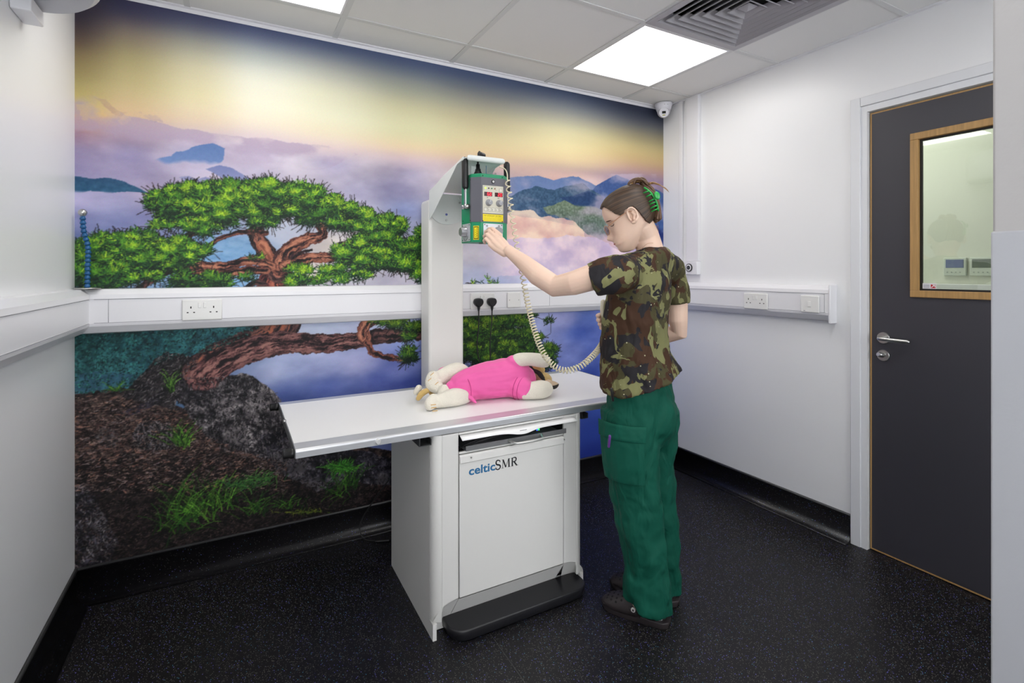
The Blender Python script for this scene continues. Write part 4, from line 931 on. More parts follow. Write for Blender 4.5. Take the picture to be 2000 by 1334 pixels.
def table_top():
    b = MB(); b.box((TX0+.004, TY0+.070, TZ-.022), (TX1-.004, TY1-.052, TZ-.0006)); t = b.build('table_top', M_white, xt)
    def rail(y0, y1, s, nm):      # rounded nose profile
        pr = [(y0, TZ-.027), (y1, TZ-.027), (y1, TZ), (y0+.014*s, TZ)]+[(y0+s*(.010-.010*math.sin(a)), TZ-.009+.009*math.cos(a)) for a in np.linspace(.2, PI/2, 7)]
        R = [[Vector((x, y, z)) for y, z in pr] for x in (TX0+.003, TX1-.003)]
        m = MB(); m.loft(R, smooth=False); return m.build(nm, M_alu, xt)
    rail(TY0, TY0+.0695, 1, 'edge_rail'); rail(TY1, TY1-.0515, -1, 'edge_rail')
    for x0_, x1_ in ((TX0, TX0+.0028), (TX1-.0028, TX1)): MB().box((x0_, TY0+.003, TZ-.0265), (x1_, TY1-.003, TZ+.0005), .001).build('end_plate', mat('end_plate_grey', (120,122,124), .4, metal=.5), xt)
    for y in (TY0+.018, TY1-.018):
        MB().tube([(TX0, y, TZ-.014), (TX0-.004, y, TZ-.014), (TX0-.012, y, TZ-.014), (TX0-.0125, y, TZ-.014), (TX0-.030, y, TZ-.014), (TX0-.033, y, TZ-.014)], [.0155, .0165, .0165, .0145, .0150, .0125], 24).build('end_knob', M_black, xt)
    MB().cyl((TX0-.001, 2.05, TZ-.006), (TX0+.0, 2.05, TZ+.006), .006, .005, 12).build('end_screw', M_steel, xt)
    MB().tube([(.425, TY0+.002, .738), (.425, TY0-.004, .738), (.425, TY0-.007, .738)], [.0095, .0095, .0075], 24).build('rail_bolt', mat('bolt_zinc', (225,225,225), .3, metal=.3), xt)
table_top()
def column():
    b = MB(); b.box((.845, 2.385, .0), (1.03, 2.517, 1.662), .016, 4); c = b.build('column', M_cabinet, xt)
    MB().box((.88, CY1, .2), (.99, 2.386, .6)).build('column_mount', M_cabinet, xt)
    M_arm = mat('arm_white', (226,230,228), .4)
    zt0, zt1, yf = 1.700, 1.786, 1.965
    # bent sheet arm: two cheeks and a rolled top
    for x in (.8445, 1.0275):
        b = MB(); pts = [(x, 2.384, zt0), (x, 2.384, 1.556), (x, 2.30, 1.600), (x, 2.03, 1.766), (x, yf, 1.776), (x, yf, zt1)]
        b.prism(pts, (.003, 0, 0)); b.build('arm_cheek', M_arm, xt)
    b = MB(); R = []
    for y, z in ((2.384, zt0), (2.20, zt0+.050), (2.06, zt1-.012), (yf, zt1)):
        row = []
        for k in range(13):
            a = PI*k/12; sx = math.copysign(abs(math.cos(a))**.35, math.cos(a)) if abs(math.cos(a)) > 1e-6 else 0
            row.append(Vector((.9375-.0925*sx, y, z-.012+.012*math.sin(a)**.5 if math.sin(a) > 0 else z-.012)))
        R.append(row)
    b.loft(R, cap=False, closed=False); t = b.build('arm_cover', M_arm, xt); so = t.modifiers.new('s', 'SOLIDIFY'); so.thickness = .003
    MB().blob([(.872, yf-.006, zt1-.004), (1.026, yf-.006, zt1-.004)], .0125, 16).build('arm_roll', M_arm, xt)
    pts = [(.850, 2.3838, 1.69), (1.025, 2.3838, 1.69)]+[(.9375+.0875*math.cos(a), 2.3838, 1.600-.062*math.sin(a)) for a in np.linspace(0, PI, 17)]
    MB().prism(pts, (0, -.004, 0)).build('mounting_plate', M_arm, xt)
    for u, v, m_ in ((872, 419, mat('cap_blue', (110,120,185), .4)), (872, 430, M_steel), (897, 387, M_arm), (898, 396, M_steel)):
        p = onY(u, v, 2.379); MB().cyl(p, p-Vector((0, .0025, 0)), .0062, .0055, 16).build('screw', m_, xt)
    MB().box((.925, 2.06, 1.70), (.955, 2.075, 1.772)).build('hanger', M_arm, xt)
column()
# ---------------------------------------------------------------- portable generator hung on the arm
GY0 = 1.922
def generator():
    x0, x1, xa, xb = .877, 1.046, .907, 1.016; y0, y1, yc = GY0, 2.058, GY0+.030; z0, z1 = 1.427, 1.7145
    g = empty('xray_generator', (.96, 1.99, z0), 'green and grey boxy x-ray generator with red digital displays hung above the table', 'x-ray generator')
    mg = mat('green_enamel', (22,142,98), .38); mgr = mat('grey_enamel', (96,96,104), .42)
    plan = [(xa, y0), (xb, y0), (x1, yc), (x1, y1), (x0, y1), (x0, yc)]
    b = MB(); R = [[Vector((x, y, z)) for x, y in plan] for z in (z0, z1)]; b.loft(R, smooth=False); hs = b.build('housing', mg, g)
    bv = hs.modifiers.new('b', 'BEVEL'); bv.width = .0025; bv.segments = 2
    b = MB(); q = .0022; zz0, zz1 = 1.512, 1.699; ins = .004
    out = [(x0-q, yc+.018-.018), (xa-q*.4, y0-q), (xb+q*.4, y0-q), (x1+q, yc)]; inn = [(x0+.001, yc+.001), (xa+.001, y0+.001), (xb-.001, y0+.001), (x1-.001, yc+.001)]
    # left side strip of the cover folds round onto the side
    b.loft([[Vector((x, y, z)) for x, y in ([(x0-q, yc+.012)]+out+[(x1+q, yc+.012), (x1-.001, yc+.012)]+inn[::-1]+[(x0+.001, yc+.012)])] for z in (zz0, zz1)], smooth=False); cv = b.build('front_cover', mgr, g)
    M_scr = M_hole; yf = y0-q
    for u, v in ((943, 343), (981, 347), (943, 431), (981, 433)): p = onY(u, v, yf); MB().cyl(p+Vector((0, .0003, 0)), p-Vector((0, .0012, 0)), .0022, seg=10).build('cover_screw', M_scr, cv)
    for p in ((x0-q, yc+.006, 1.690), (x0-q, yc+.006, 1.519), (x0-.001, y1-.02, 1.523)): p = Vector(p); MB().cyl(p, p-Vector((.0012, 0, 0)), .0022, seg=10).build('cover_screw', M_scr, cv)
    def rect(u0, v0, u1, v1, m, nm, par, t0=0, t1=.0012, bev=0):
        a = onY((u0+u1)/2, (v0+v1)/2, yf); w_ = (onY(u1, v0, yf).x-onY(u0, v0, yf).x)/2; h_ = (onY(u0, v0, yf).z-onY(u0, v1, yf).z)/2
        return MB().box((a.x-w_, yf-t0, a.z-h_), (a.x+w_, yf-t1, a.z+h_), bev).build(nm, m, par)
    cp = MB().box((.9135, yf, 1.5485), (1.0105, yf-.0012, 1.6655), .0005).build('control_panel', mat('panel_beige', (206,202,186), .4), g)
    def pt(fx, fz): return Vector((.9135+.097*fx, yf-.0012, 1.6655-.117*fz))
    def pad(fx, fz, w_, h_, m, nm, t=.0008): p = pt(fx, fz); return MB().box((p.x-w_/2, p.y, p.z-h_/2), (p.x+w_/2, p.y-t, p.z+h_/2)).build(nm, m, cp)
    seg_r = mat('digit_red', (255,40,60), .4, emit=(255,35,60), es=1.5); disp = mat('display_dark', (60,14,16), .15)
    SEG = {'6': 'acdefg', '0': 'abcdef', '2': 'abged'}
    def digit(ch, cx_, cz_, par, w_=.0062, h_=.0118):
        s = {'a': (0, 1, 1, 0), 'g': (0, 0, 1, 0), 'd': (0, -1, 1, 0), 'f': (-1, .5, 0, 1), 'b': (1, .5, 0, 1), 'e': (-1, -.5, 0, 1), 'c': (1, -.5, 0, 1)}
        m = MB()
        for k in SEG[ch]:
            a, b_, hz, vt = s[k]; px_ = cx_+a*w_/2; pz_ = cz_+b_*h_/2; hw = w_*.42 if hz else .0010; hh = h_*.22 if vt else .0010
            m.box((px_-hw, yf-.0023, pz_-hh), (px_+hw, yf-.0028, pz_+hh))
        m.build('digit', seg_r, par)
    for fx, txt in ((.26, '60'), (.77, '20')):
        d = pad(fx, .31, .037, .0175, disp, 'display', .0011); p = pt(fx, .31)
        digit(txt[0], p.x-.0005, p.z, d); digit(txt[1], p.x+.0105, p.z, d)
        if txt == '20': MB().box((p.x+.0045, yf-.0023, p.z-.0065), (p.x+.0060, yf-.0028, p.z-.005)).build('digit', seg_r, d)
        text_mesh('kV' if txt == '60' else 'mAs', .005, (p.x-.006, yf-.0013, p.z-.0165), (1,0,0), (0,0,1), M_hole, 'marking', cp)
        q_ = pt(fx+.02, .62); kb = MB().tube([q_, q_-Vector((0, .004, 0)), q_-Vector((0, .005, 0)), q_-Vector((0, .018, 0)), q_-Vector((0, .0195, 0))], [.0145, .0140, .0120, .0108, .0095], 28).build('knob', mat('knob_grey', (150,151,156), .4), cp)
        MB().box((q_.x-.0006, q_.y-.0196, q_.z+.002), (q_.x+.0006, q_.y-.0201, q_.z+.010)).build('pointer', M_white, kb)
    for i, c_ in enumerate(((150,230,40), (60,20,20), (30,110,60), (140,80,30))): p = pt(.13+.15*i, .10); MB().cyl(p, p-Vector((0, .002, 0)), .0030, seg=12).build('indicator_light', mat('ind%d' % i, c_, .4, emit=c_ if i == 0 else None, es=2.5), cp)
    ol = mat('button_outline', (120,118,112), .5); fc = mat('button_face', (220,217,205), .45)
    for fx, fz, w_, h_ in [(.87, .15, .014, .014)]+[(.13+.185*i, .86, .0145, .0145) for i in range(5)]:
        b1 = pad(fx, fz, w_, h_, ol, 'button', .0004); p = pt(fx, fz); MB().box((p.x-w_/2+.0009, p.y-.0004, p.z-h_/2+.0009), (p.x+w_/2-.0009, p.y-.0007, p.z+h_/2-.0009)).build('button_face', fc, b1)
        if fz > .5 and fx > .2: MB().prism([(p.x-.004, p.y-.0008, p.z-.003), (p.x-.001, p.y-.0008, p.z-.003), (p.x-.0025, p.y-.0008, p.z+.003)], (0, -.0002, 0)).build('button_symbol', M_hole, b1); 
    p = pt(.06, .045); MB().tube([pt(.05, .19), pt(.05, .03), pt(.64, .03), pt(.64, .19)], .0004, 4).build('outline', ol, cp)
    # power key ring
    p = onY(963, 355, yf); MB().tube([p, p-Vector((0, .003, 0))], [.0085, .008], 24).build('key_switch', M_black, g); MB().cyl(p-Vector((0, .003, 0)), p-Vector((0, .0042, 0)), .0048, seg=20).build('key_plug', M_steel, g)
    yl = mat('label_yellow', (242,222,20), .45)
    lb = MB().box((.9145, yf, 1.5150), (1.0100, yf-.0006, 1.5450)).build('warning_label', yl, g)
    text_mesh('FOR VETERINARY USE ONLY', .0066, (.9185, yf-.0007, 1.5365), (1,0,0), (0,0,1), M_hole, 'lettering', lb, sx=1.0, depth=.0001)
    b = MB()
    rr = random.Random(3)
    for k in range(4):
        x = .9185
        while x < 1.000: l = rr.uniform(.002, .007); b.box((x, yf-.0007, 1.5315-k*.0042), (x+l, yf-.0009, 1.5323-k*.0042)); x += l+.0014
    b.build('small_print', mat('print_olive', (110,100,20), .5), lb)
    # lower adjuster plates
    yl0 = y0; pl = MB().box((.9180, yl0, 1.4330), (1.0090, yl0-.0016, 1.5060), .0006).build('beam_plate', mat('plate_silver', (205,207,214), .35, metal=.3), g)
    for fx, fz in ((.06, .07), (.94, .07), (.06, .93), (.94, .93)): p = Vector((.9180+.091*fx, yl0-.0016, 1.506-.073*fz)); MB().cyl(p, p-Vector((0, .001, 0)), .0022, seg=10).build('screw', M_hole, pl)
    for x in (.930, .986):
        for k in range(4): MB().box((x+.005*(k % 2), yl0-.0017, 1.4965-.005*(k//2)), (x+.003+.005*(k % 2), yl0-.0020, 1.4998-.005*(k//2))).build('marking', M_hole, pl)
    for x, zc in ((.946, 1.470), (.985, 1.4745)): q_ = Vector((x, yl0-.0016, zc)); MB().tube([q_, q_-Vector((0, .003, 0)), q_-Vector((0, .004, 0)), q_-Vector((0, .020, 0))], [.019, .019, .016, .0150], 32).build('knob', MATS['knob_grey'], pl)
    # chamfer label on the left, tall yellow with dark rim
    c0, c1 = Vector((x0, yc, 0)), Vector((xa, y0, 0)); t = (c1-c0).normalized(); nn = Vector((t.y, -t.x, 0)); 
    if nn.y > 0: nn = -nn
    mid = (c0+c1)/2
    def cham(w_, h_, zc, m, nm, off, par): return MB().prism([mid-t*w_/2+UP*(zc-h_/2)+nn*off, mid+t*w_/2+UP*(zc-h_/2)+nn*off, mid+t*w_/2+UP*(zc+h_/2)+nn*off, mid-t*w_/2+UP*(zc+h_/2)+nn*off], nn*.0005).build(nm, m, par)
    l1 = cham(.0245, .058, 1.4665, yl, 'laser_label', .0001, g); cham(.0205, .052, 1.4665, mat('label_dark', (70,60,10), .5), 'label_border', .0007, l1); cham(.0155, .045, 1.4665, yl, 'label_field', .0013, l1)
    for k in range(12): cham(.0030, .0016, 1.4490+k*.0032, M_hole, 'label_print', .0019, l1).location = l1.location+t*(.0035 if k % 3 else -.001)
    # left side: adjuster plate and big knob
    sp = MB().box((x0, yc+.012, 1.4325), (x0-.0016, y1-.012, 1.508), .0005).build('side_plate', MATS['plate_silver'], g)
    for a, z in ((yc+.018, 1.439), (y1-.018, 1.439), (yc+.018, 1.502), (y1-.018, 1.502)): MB().cyl((x0-.0015, a, z), (x0-.0026, a, z), .0022, seg=10).build('screw', M_hole, sp)
    ya = (yc+y1)/2+.005
    MB().tube([Vector((x0-.0018, ya+.026*math.cos(a), 1.463+.026*math.sin(a))) for a in np.linspace(PI*1.1, PI*1.95, 14)], .0008, 6).build('dial_scale', M_hole, sp)
    MB().tube([(x0-.0016, ya, 1.474), (x0-.004, ya, 1.474), (x0-.005, ya, 1.474), (x0-.024, ya, 1.474), (x0-.026, ya, 1.474)], [.023, .023, .0205, .0195, .017], 32).build('side_knob', mat('knob_silver', (165,166,170), .3, metal=.6), sp)
    MB().cyl((.93, 1.97, z0), (.93, 1.97, z0-.006), .009, seg=16).build('bottom_fitting', M_steel, g)
    # side handles
    for x, s in ((.861, -1), (1.062, 1)):
        y = 1.980; hd = MB().blob([(x, y, 1.664), (x, y+.002, 1.700), (x, y+.004, 1.776)], .0138, 16).build('handle_grip', M_black, g)
        MB().box((x-.003, y-.008, 1.585), (x+.003, y+.008, 1.668), .002).build('handle_strap', M_steel, hd)
        for dy in (-.014, .016): MB().tube([(x+.010*-s, y+dy, 1.578), (x-.000*s, y+dy, 1.578), (x+.010*s, y+dy, 1.578)], [.010, .0105, .0085], 10).build('pivot_knob', M_steel, hd)
        MB().cyl((x-.012*s, y, 1.585), (x+.004*s, y, 1.585), .006, seg=12).build('pivot_pin', M_steel, hd)
    b = MB(); b.box((.93, y1, 1.67), (.95, 2.0755, 1.712)); b.build('rear_mount', M_steel, g)
    # mains lead on top
    p = Vector((.922, 1.985, z1)); pc = empty('mains_cable', p, 'black mains lead plugged into the top of the green generator', 'power cable')
    MB().loft([[p+Vector((sx*w_, sy*d_, h_)) for sx, sy in ((-1,-1),(1,-1),(1,1),(-1,1))] for w_, d_, h_ in ((.014, .010, .0003), (.014, .010, .012), (.010, .009, .020), (.0085, .0085, .030), (.0065, .0065, .031), (.006, .006, .050))]).build('connector', M_black, pc)
    MB().tube(smooth_path([p+UP*.045, p+UP*.075, p+Vector((.004, .0, .098)), p+Vector((.018, .02, .112)), p+Vector((.034, .05, .104))], 3), .0045, 10).build('cable', M_black, pc)
    MB().blob([p+Vector((.022, .03, .103)), p+Vector((.046, .04, .101))], .010, 12).build('rubber_knob', M_black, pc)
    MB().tube([(.955, y0+.05, z1+.0), (.955, y0+.05, z1+.045)], .0014, 6).build('pin', mat('pin_blue', (60,110,140), .4), g)
    for dx in (0, .006): MB().tube([(1.005+dx, 1.99, z1), (1.005+dx, 1.99, z1+.022)], .0015, 6).build('socket_pin', M_steel, g)
generator()
# ---------------------------------------------------------------- coiled hand-switch cord
def coil():
    m = mat('cream_cable', (222,214,186), .45)
    lead = [P(976, 326, 2.18), P(986, 329, 2.17), P(991, 338, 2.17), P(991, 352, 2.16)]
    pts = [P(*a) for a in ((991, 352, 2.16), (996, 385, 2.14), (1001, 425, 2.12), (1007, 465, 2.10), (1014, 505, 2.08), (1023, 550, 2.05), (1031, 595, 2.01), (1042, 640, 1.97), (1056, 682, 1.93), (1075, 711, 1.90), (1100, 726, 1.88), (1130, 719, 1.88), (1152, 702, 1.90), (1172, 680, 1.97), (1184, 655, 2.08), (1180, 630, 2.16))]
    path = smooth_path(pts, 3)
    L = [0]
    for i in range(1, len(path)): L.append(L[-1]+(path[i]-path[i-1]).length)
    tot = L[-1]
    # number of turns grows faster where the coil is closed up
    def dens(s): f = s/tot; return 36+50*min(1, max(0, (f-.32)/.15))*(1-.3*min(1, max(0, (f-.74)/.1)))
    N = 2600; V = []; ph = 0; prev = None; n0 = Vector((1, 0, 0)); j = 0
    for i in range(N+1):
        s = tot*i/N
        while j < len(L)-2 and L[j+1] < s: j += 1
        t = (s-L[j])/max(L[j+1]-L[j], 1e-9); c = path[j].lerp(path[j+1], t); tg = (path[min(j+2, len(path)-1)]-path[max(j-1, 0)]).normalized()
        n0 = (n0-tg*n0.dot(tg)).normalized(); b_ = tg.cross(n0); ph += 2*PI*dens(s)*tot/N; V.append(c+n0*math.cos(ph)*.0100+b_*math.sin(ph)*.0100)
    r = empty('coiled_cord', pts[0], 'cream coiled cord looping from the generator past the toy to the person', 'cable')
    MB().tube(V, .0026, 6, cap=True).build('coil', m, r)
    MB().tube(smooth_path(lead, 2)+[V[0]], .0024, 8).build('lead', m, r)
coil()
# thin cable on the floor behind the cabinet
b = MB(); pts = smooth_path([(.70, 2.47, .32), (.62, 2.515, .20), (.535, 2.54, .07), (.55, 2.50, .008), (.60, 2.47, .006), (.66, 2.44, .006)], 3)
r = empty('floor_cable', (.6, 2.48, .002), 'thin black cable looped on the floor behind the cabinet', 'cable')
b.tube(pts, .003, 6).build('cable', M_black, r); MB().blob([pts[-1]-Vector((.055, -.02, 0)), pts[-1]], .006, 10).build('connector', M_black, r)
# ---------------------------------------------------------------- person
def remesh(o, vox, sm=6, disp=None):
    r = o.modifiers.new('remesh', 'REMESH'); r.mode = 'VOXEL'; r.voxel_size = vox; r.use_smooth_shade = True
    s = o.modifiers.new('smooth', 'SMOOTH'); s.factor = .6; s.iterations = sm
    for nm, sc, st in (disp or []):
        t = bpy.data.textures.new(nm, 'CLOUDS'); t.noise_scale = sc; t.noise_depth = 1
        d = o.modifiers.new(nm, 'DISPLACE'); d.texture = t; d.strength = st; d.mid_level = .5; d.texture_coords = 'LOCAL'
def ering(c, ax, ay, ra, rb, n=28, pw=1.0):
    out = []
    for k in range(n):
        t = 2*PI*k/n; ca, sa = math.cos(t), math.sin(t)
        out.append(Vector(c)+ax*ra*math.copysign(abs(ca)**pw, ca)+ay*rb*math.copysign(abs(sa)**pw, sa))
    return out
def skin_mat():
    m = mat('skin', (228,196,176), .5, sss=.08, bump=.03, bscale=350, var=.05, vscale=9); return m
M_skin = skin_mat()
PSI = math.radians(25)
BF = Vector((-math.sin(PSI), math.cos(PSI), 0)); BL = Vector((-math.cos(PSI), -math.sin(PSI), 0))
person = empty('person', P(1255, 1190, 1.97)*Vector((1,1,0)) if False else Vector((1.40, 1.49, 0)), 'person in camouflage scrub top and green trousers reaching a hand to the green generator', 'person')
# head frame: turned left, pitched down
al = math.radians(9); pit = math.radians(24)
hz = (-CR*math.cos(al)+CF*math.sin(al)).normalized()
HF = hz*math.cos(pit)-UP*math.sin(pit); HU = UP*math.cos(pit)+hz*math.sin(pit); HR = HF.cross(HU).normalized()
HO = P(1227, 426, 1.955)
def H(x, y, z): return HO+HR*x+HF*y+HU*z
FR = [(.1125,-.016),(.111,-.004),(.106,.022),(.098,.045),(.086,.064),(.072,.077),(.052,.084),(.034,.086),(.018,.084),(.006,.079),(-.006,.079),(-.020,.081),(-.034,.083),(-.046,.084),(-.056,.086),(-.063,.0895),(-.070,.0865),(-.077,.0885),(-.086,.0825),(-.096,.0835),(-.106,.080),(-.115,.068),(-.120,.045)]
BK_ = [(.1125,-.022),(.111,-.034),(.106,-.058),(.096,-.078),(.080,-.094),(.055,-.102),(.028,-.104),(.0,-.100),(-.025,-.090),(-.045,-.076),(-.060,-.052),(-.075,-.030),(-.090,-.008),(-.105,.010),(-.120,.025)]
WD = [(.1125,.003),(.111,.020),(.106,.039),(.096,.056),(.080,.069),(.055,.0765),(.028,.078),(.0,.0755),(-.025,.071),(-.045,.067),(-.060,.063),(-.075,.057),(-.090,.047),(-.105,.033),(-.120,.016)]
def lut(t, z):
    a = sorted(t); return float(np.interp(z, [q[0] for q in a], [q[1] for q in a]))
def head_pt(z, th, off=0.0, nose=True):
    """th = 0 at the front, positive to the person's right"""
    f, b, w_ = lut(FR, z)+off, lut(BK_, z)-off, lut(WD, z)+off
    cy = (f+b)/2-.004; 
    c, s = math.cos(th), math.sin(th)
    ry = (f-cy) if c > 0 else (cy-b)
    pw = .86
    x = w_*math.copysign(abs(s)**pw, s); y = cy+ry*math.copysign(abs(c)**pw, c)
    if nose:
        prof = float(np.interp(z, [-.060,-.054,-.048,-.042,-.034,-.022,-.008,.006,.018], [0,.012,.022,.0245,.019,.0115,.005,.001,0]))
        wn = float(np.interp(z, [-.056,-.046,-.03,0], [.19,.20,.14,.10]))
        y += prof*math.exp(-(th/wn)**2)
        # eye sockets
        for e in (-1, 1): y -= .0075*math.exp(-((th-e*.42)/.20)**2-((z-.002)/.013)**2)
    return x, y, z
def build_body():
    b = MB()
    zs = .1125-(.1125+.1195)*np.linspace(0, 1, 84)**1.15; n = 96; R = []
    for z in zs: R.append([H(*head_pt(z, -PI+2*PI*k/n)) for k in range(n)])
    b.loft(R)
    # neck
    b.tube([H(0, -.030, .0), H(0, -.030, -.055), P(1262, 462, 1.962), P(1270, 490, 1.968), P(1272, 515, 1.97)], [.050, .052, .050, .053, .055], 24, ratio=.95)
    # ears: outer rim, bowl, lobe
    for s in (-1, 1):
        def E(fy, fz, ox): return H(s*(.076+ox), -.004+fy, -.004+fz)
        rim = [E(-.006+.017*math.cos(t), .004+.026*math.sin(t), .012+.005*abs(math.sin(t))-(.006 if math.cos(t) > .5 else 0)) for t in np.linspace(.25, 1.45*PI, 16)]
        b.blob(smooth_path(rim, 1), .0040, 8)
        b.blob([E(-.010, -.020, .012), E(-.002, -.026, .010), E(.004, -.024, .006)], [.0055, .0068, .0055], 8)
        b.blob([E(.008, -.012, .006), E(.010, -.002, .006), E(.008, .010, .007)], .0042, 8)
        b.blob([E(-.010, .012, .004), E(-.014, .0, .004), E(-.006, -.012, .004)], [.007, .008, .006], 8)
    # torso core, hips, legs under the clothes
    core = [P(1272, 515, 1.97), P(1258, 545, 1.96), P(1248, 600, 1.955), P(1242, 680, 1.955), P(1250, 760, 1.965), P(1252, 840, 1.97)]
    R = [ering(c, BL, BF, ra, rb) for c, ra, rb in zip(core, (.085, .115, .12, .105, .125, .13), (.050, .072, .088, .08, .09, .09))]; b.loft(R)
    for pts in LEGC: b.tube([p for p, _ in pts], [r*.62 for _, r in pts], 16)
    # shoulders and arms
    b.tube([P(1250, 530, 1.95), LS, P(1160, 540, 1.775), P(1120, 553, 1.80), LE, P(1050, 537, 1.885), P(1022, 512, 1.95), LW, P(990, 487, 2.0)], [.055, .052, .047, .043, .0395, .0395, .031, .0240, .0225], 20)
    b.tube([P(1268, 522, 1.97), RS, P(1322, 590, 2.10), P(1323, 625, 2.10), RE, P(1300, 655, 2.14), P(1250, 640, 2.20), P(1205, 632, 2.21)], [.055, .052, .044, .041, .038, .036, .030, .024], 20)
    # left hand: palm and five fingers closing on the dial
    W = LW
    K = [P(977, 459, 2.030), P(970, 464, 2.018), P(963.5, 470, 2.012), P(958, 476.5, 2.012)]
    b.blob([P(994, 491, 2.0), P(985, 476, 2.018), P(976, 464, 2.032)], [.0165, .0155, .0115], 12)
    b.blob([P(991, 491, 1.998), P(978, 477, 2.012), P(969, 467, 2.02)], [.0165, .0150, .0115], 12)
    b.blob([P(988, 493, 1.998), P(972, 480, 2.008), P(963.5, 472, 2.013)], [.016, .0145, .0110], 12)
    b.blob([P(985, 495, 1.998), P(968, 485, 2.01), P(958, 478, 2.014)], [.015, .0135, .0105], 12)
    F = [[K[0], P(962, 446.5, 2.050), P(955, 447, 2.072), P(953.5, 452, 2.088)],
         [K[1], P(954.5, 450, 2.038), P(948.5, 452.5, 2.060), P(948.5, 458.5, 2.074)],
         [K[2], P(950, 457.5, 2.030), P(945.5, 461, 2.050), P(947, 466.5, 2.064)],
         [K[3], P(947.8, 466, 2.026), P(944.8, 470, 2.042), P(947, 475, 2.054)]]
    for f, r in zip(F, (.0084, .0083, .0078, .0069)): b.blob(f, [r*1.1, r, r*.9, r*.8], 12)
    b.blob([P(988, 482, 2.015), P(981, 472, 2.045), P(971, 465, 2.072), P(964, 459, 2.092)], [.014, .0125, .0105, .009], 12)
    # right hand: fist round the hand switch, finger ends showing past the top
    for i, (u, v) in enumerate(((1172, 616), (1173, 624.5), (1176, 632.5), (1179, 640))):
        u -= 4
        b.blob([P(1206, 626+4*i, 2.22), P(1188, v-1, 2.195), P(u+3, v-1, 2.165), P(u-1, v+.5, 2.140), P(u+2, v+1.5, 2.118)], [.012, .0105, .0096, .0090, .0080], 12)
    b.blob([P(1208, 632, 2.21), P(1196, 634, 2.20)], [.026, .022], 14)
    b.blob([P(1202, 620, 2.20), P(1190, 610, 2.185), P(1184, 604, 2.165)], [.014, .011, .009], 12)
    o = b.build('body', M_skin, person); remesh(o, .0026, 4)
    return o
LS, LE, LW = P(1203, 537, 1.77), P(1084, 559, 1.845), P(1001, 496, 1.985)
RS, RE = P(1308, 533, 2.09), P(1326, 648, 2.11)
# leg centre lines with cloth radii (near leg, far leg)
LEGC = [[(P(1232, 800, 1.93), .110), (P(1232, 850, 1.915), .105), (P(1233, 900, 1.91), .098), (P(1240, 960, 1.905), .091), (P(1247, 1010, 1.90), .087), (P(1257, 1060, 1.90), .083), (P(1263, 1110, 1.905), .081), (P(1263, 1150, 1.905), .085), (P(1262, 1182, 1.905), .086)],
        [(P(1272, 800, 2.02), .108), (P(1273, 850, 2.02), .098), (P(1270, 900, 2.03), .090), (P(1277, 960, 2.035), .082), (P(1283, 1010, 2.04), .077), (P(1288, 1050, 2.04), .073), (P(1290, 1090, 2.04), .070), (P(1291, 1120, 2.04), .070), (P(1290, 1150, 2.04), .071)]]
build_body()
# face details
def face():
    dark = mat('brow_brown', (96,66,50), .7); lip = mat('lip', (186,112,100), .5)
    for s in (-1, 1):
        q = [H(*[a+b_ for a, b_ in zip(head_pt(.020-.004*t, s*(.22+.42*t)), (0, .001, 0))]) for t in np.linspace(0, 1, 7)]
        MB().blob(q, [.0014, .0020, .0023, .0023, .0020, .0016, .0010], 8).build('eyebrow', dark, person)
        q = [H(*[a+b_ for a, b_ in zip(head_pt(-.002-.003*math.sin(PI*t), s*(.26+.34*t)), (0, .0012, 0))]) for t in np.linspace(0, 1, 7)]
        MB().blob(q, .0011, 6).build('eyelash', mat('lash', (50,36,30), .7), person)
    q = [H(*[a+b_ for a, b_ in zip(head_pt(-.070-.001*abs(t), t*.26, nose=False), (0, .0012, 0))]) for t in np.linspace(-1, 1, 11)]
    MB().blob(q, [.0015+.0022*(1-abs(t)) for t in np.linspace(-1, 1, 11)], 8).build('lips', lip, person)
    # glasses
    fr = mat('glasses_frame', (176,128,96), .3, coat=.4); gl = MB()
    for s in (-1, 1):
        c = Vector((s*.031, .0985, -.012)); ring_ = []
        for k in range(25):
            t = 2*PI*k/24; x = c.x+.0255*math.cos(t); z = c.z+.0180*math.sin(t); ring_.append(H(x, c.y-.012*(abs(x)/.056)**2, z))
        gl.tube(ring_, .0016, 8)
        gl.tube(smooth_path([H(s*.0565, .0875, -.004), H(s*.069, .082, .000), H(s*.0785, .045, .010), H(s*.083, .004, .018), H(s*.083, -.014, .012)], 2), .0016, 8)
    gl.tube([H(-.007, .0975, -.008), H(0, .101, -.006), H(.007, .0975, -.008)], .0014, 8)
    g = gl.build('glasses', fr, person)
    lm = mat('lens_tint', (70,40,50), .1, alpha=1); lm.node_tree.nodes['Principled BSDF'].inputs['Alpha'].default_value = .45
    for s in (-1, 1):
        pts = [H(s*.031+.0245*math.cos(t), .0985-.012*((s*.031+.0245*math.cos(t))/.056)**2, -.012+.0172*math.sin(t)) for t in np.linspace(0, 2*PI, 24, endpoint=False)]
        MB().prism(pts, HF*.0008).build('lens', lm, g)
    # necklace
    MB().tube(smooth_path([P(1252, 488, 1.915), P(1262, 476, 1.905), P(1276, 474, 1.915), P(1290, 478, 1.945)], 2), .0007, 6).build('necklace', mat('gold', (190,140,110), .3, metal=.8), person)
face()
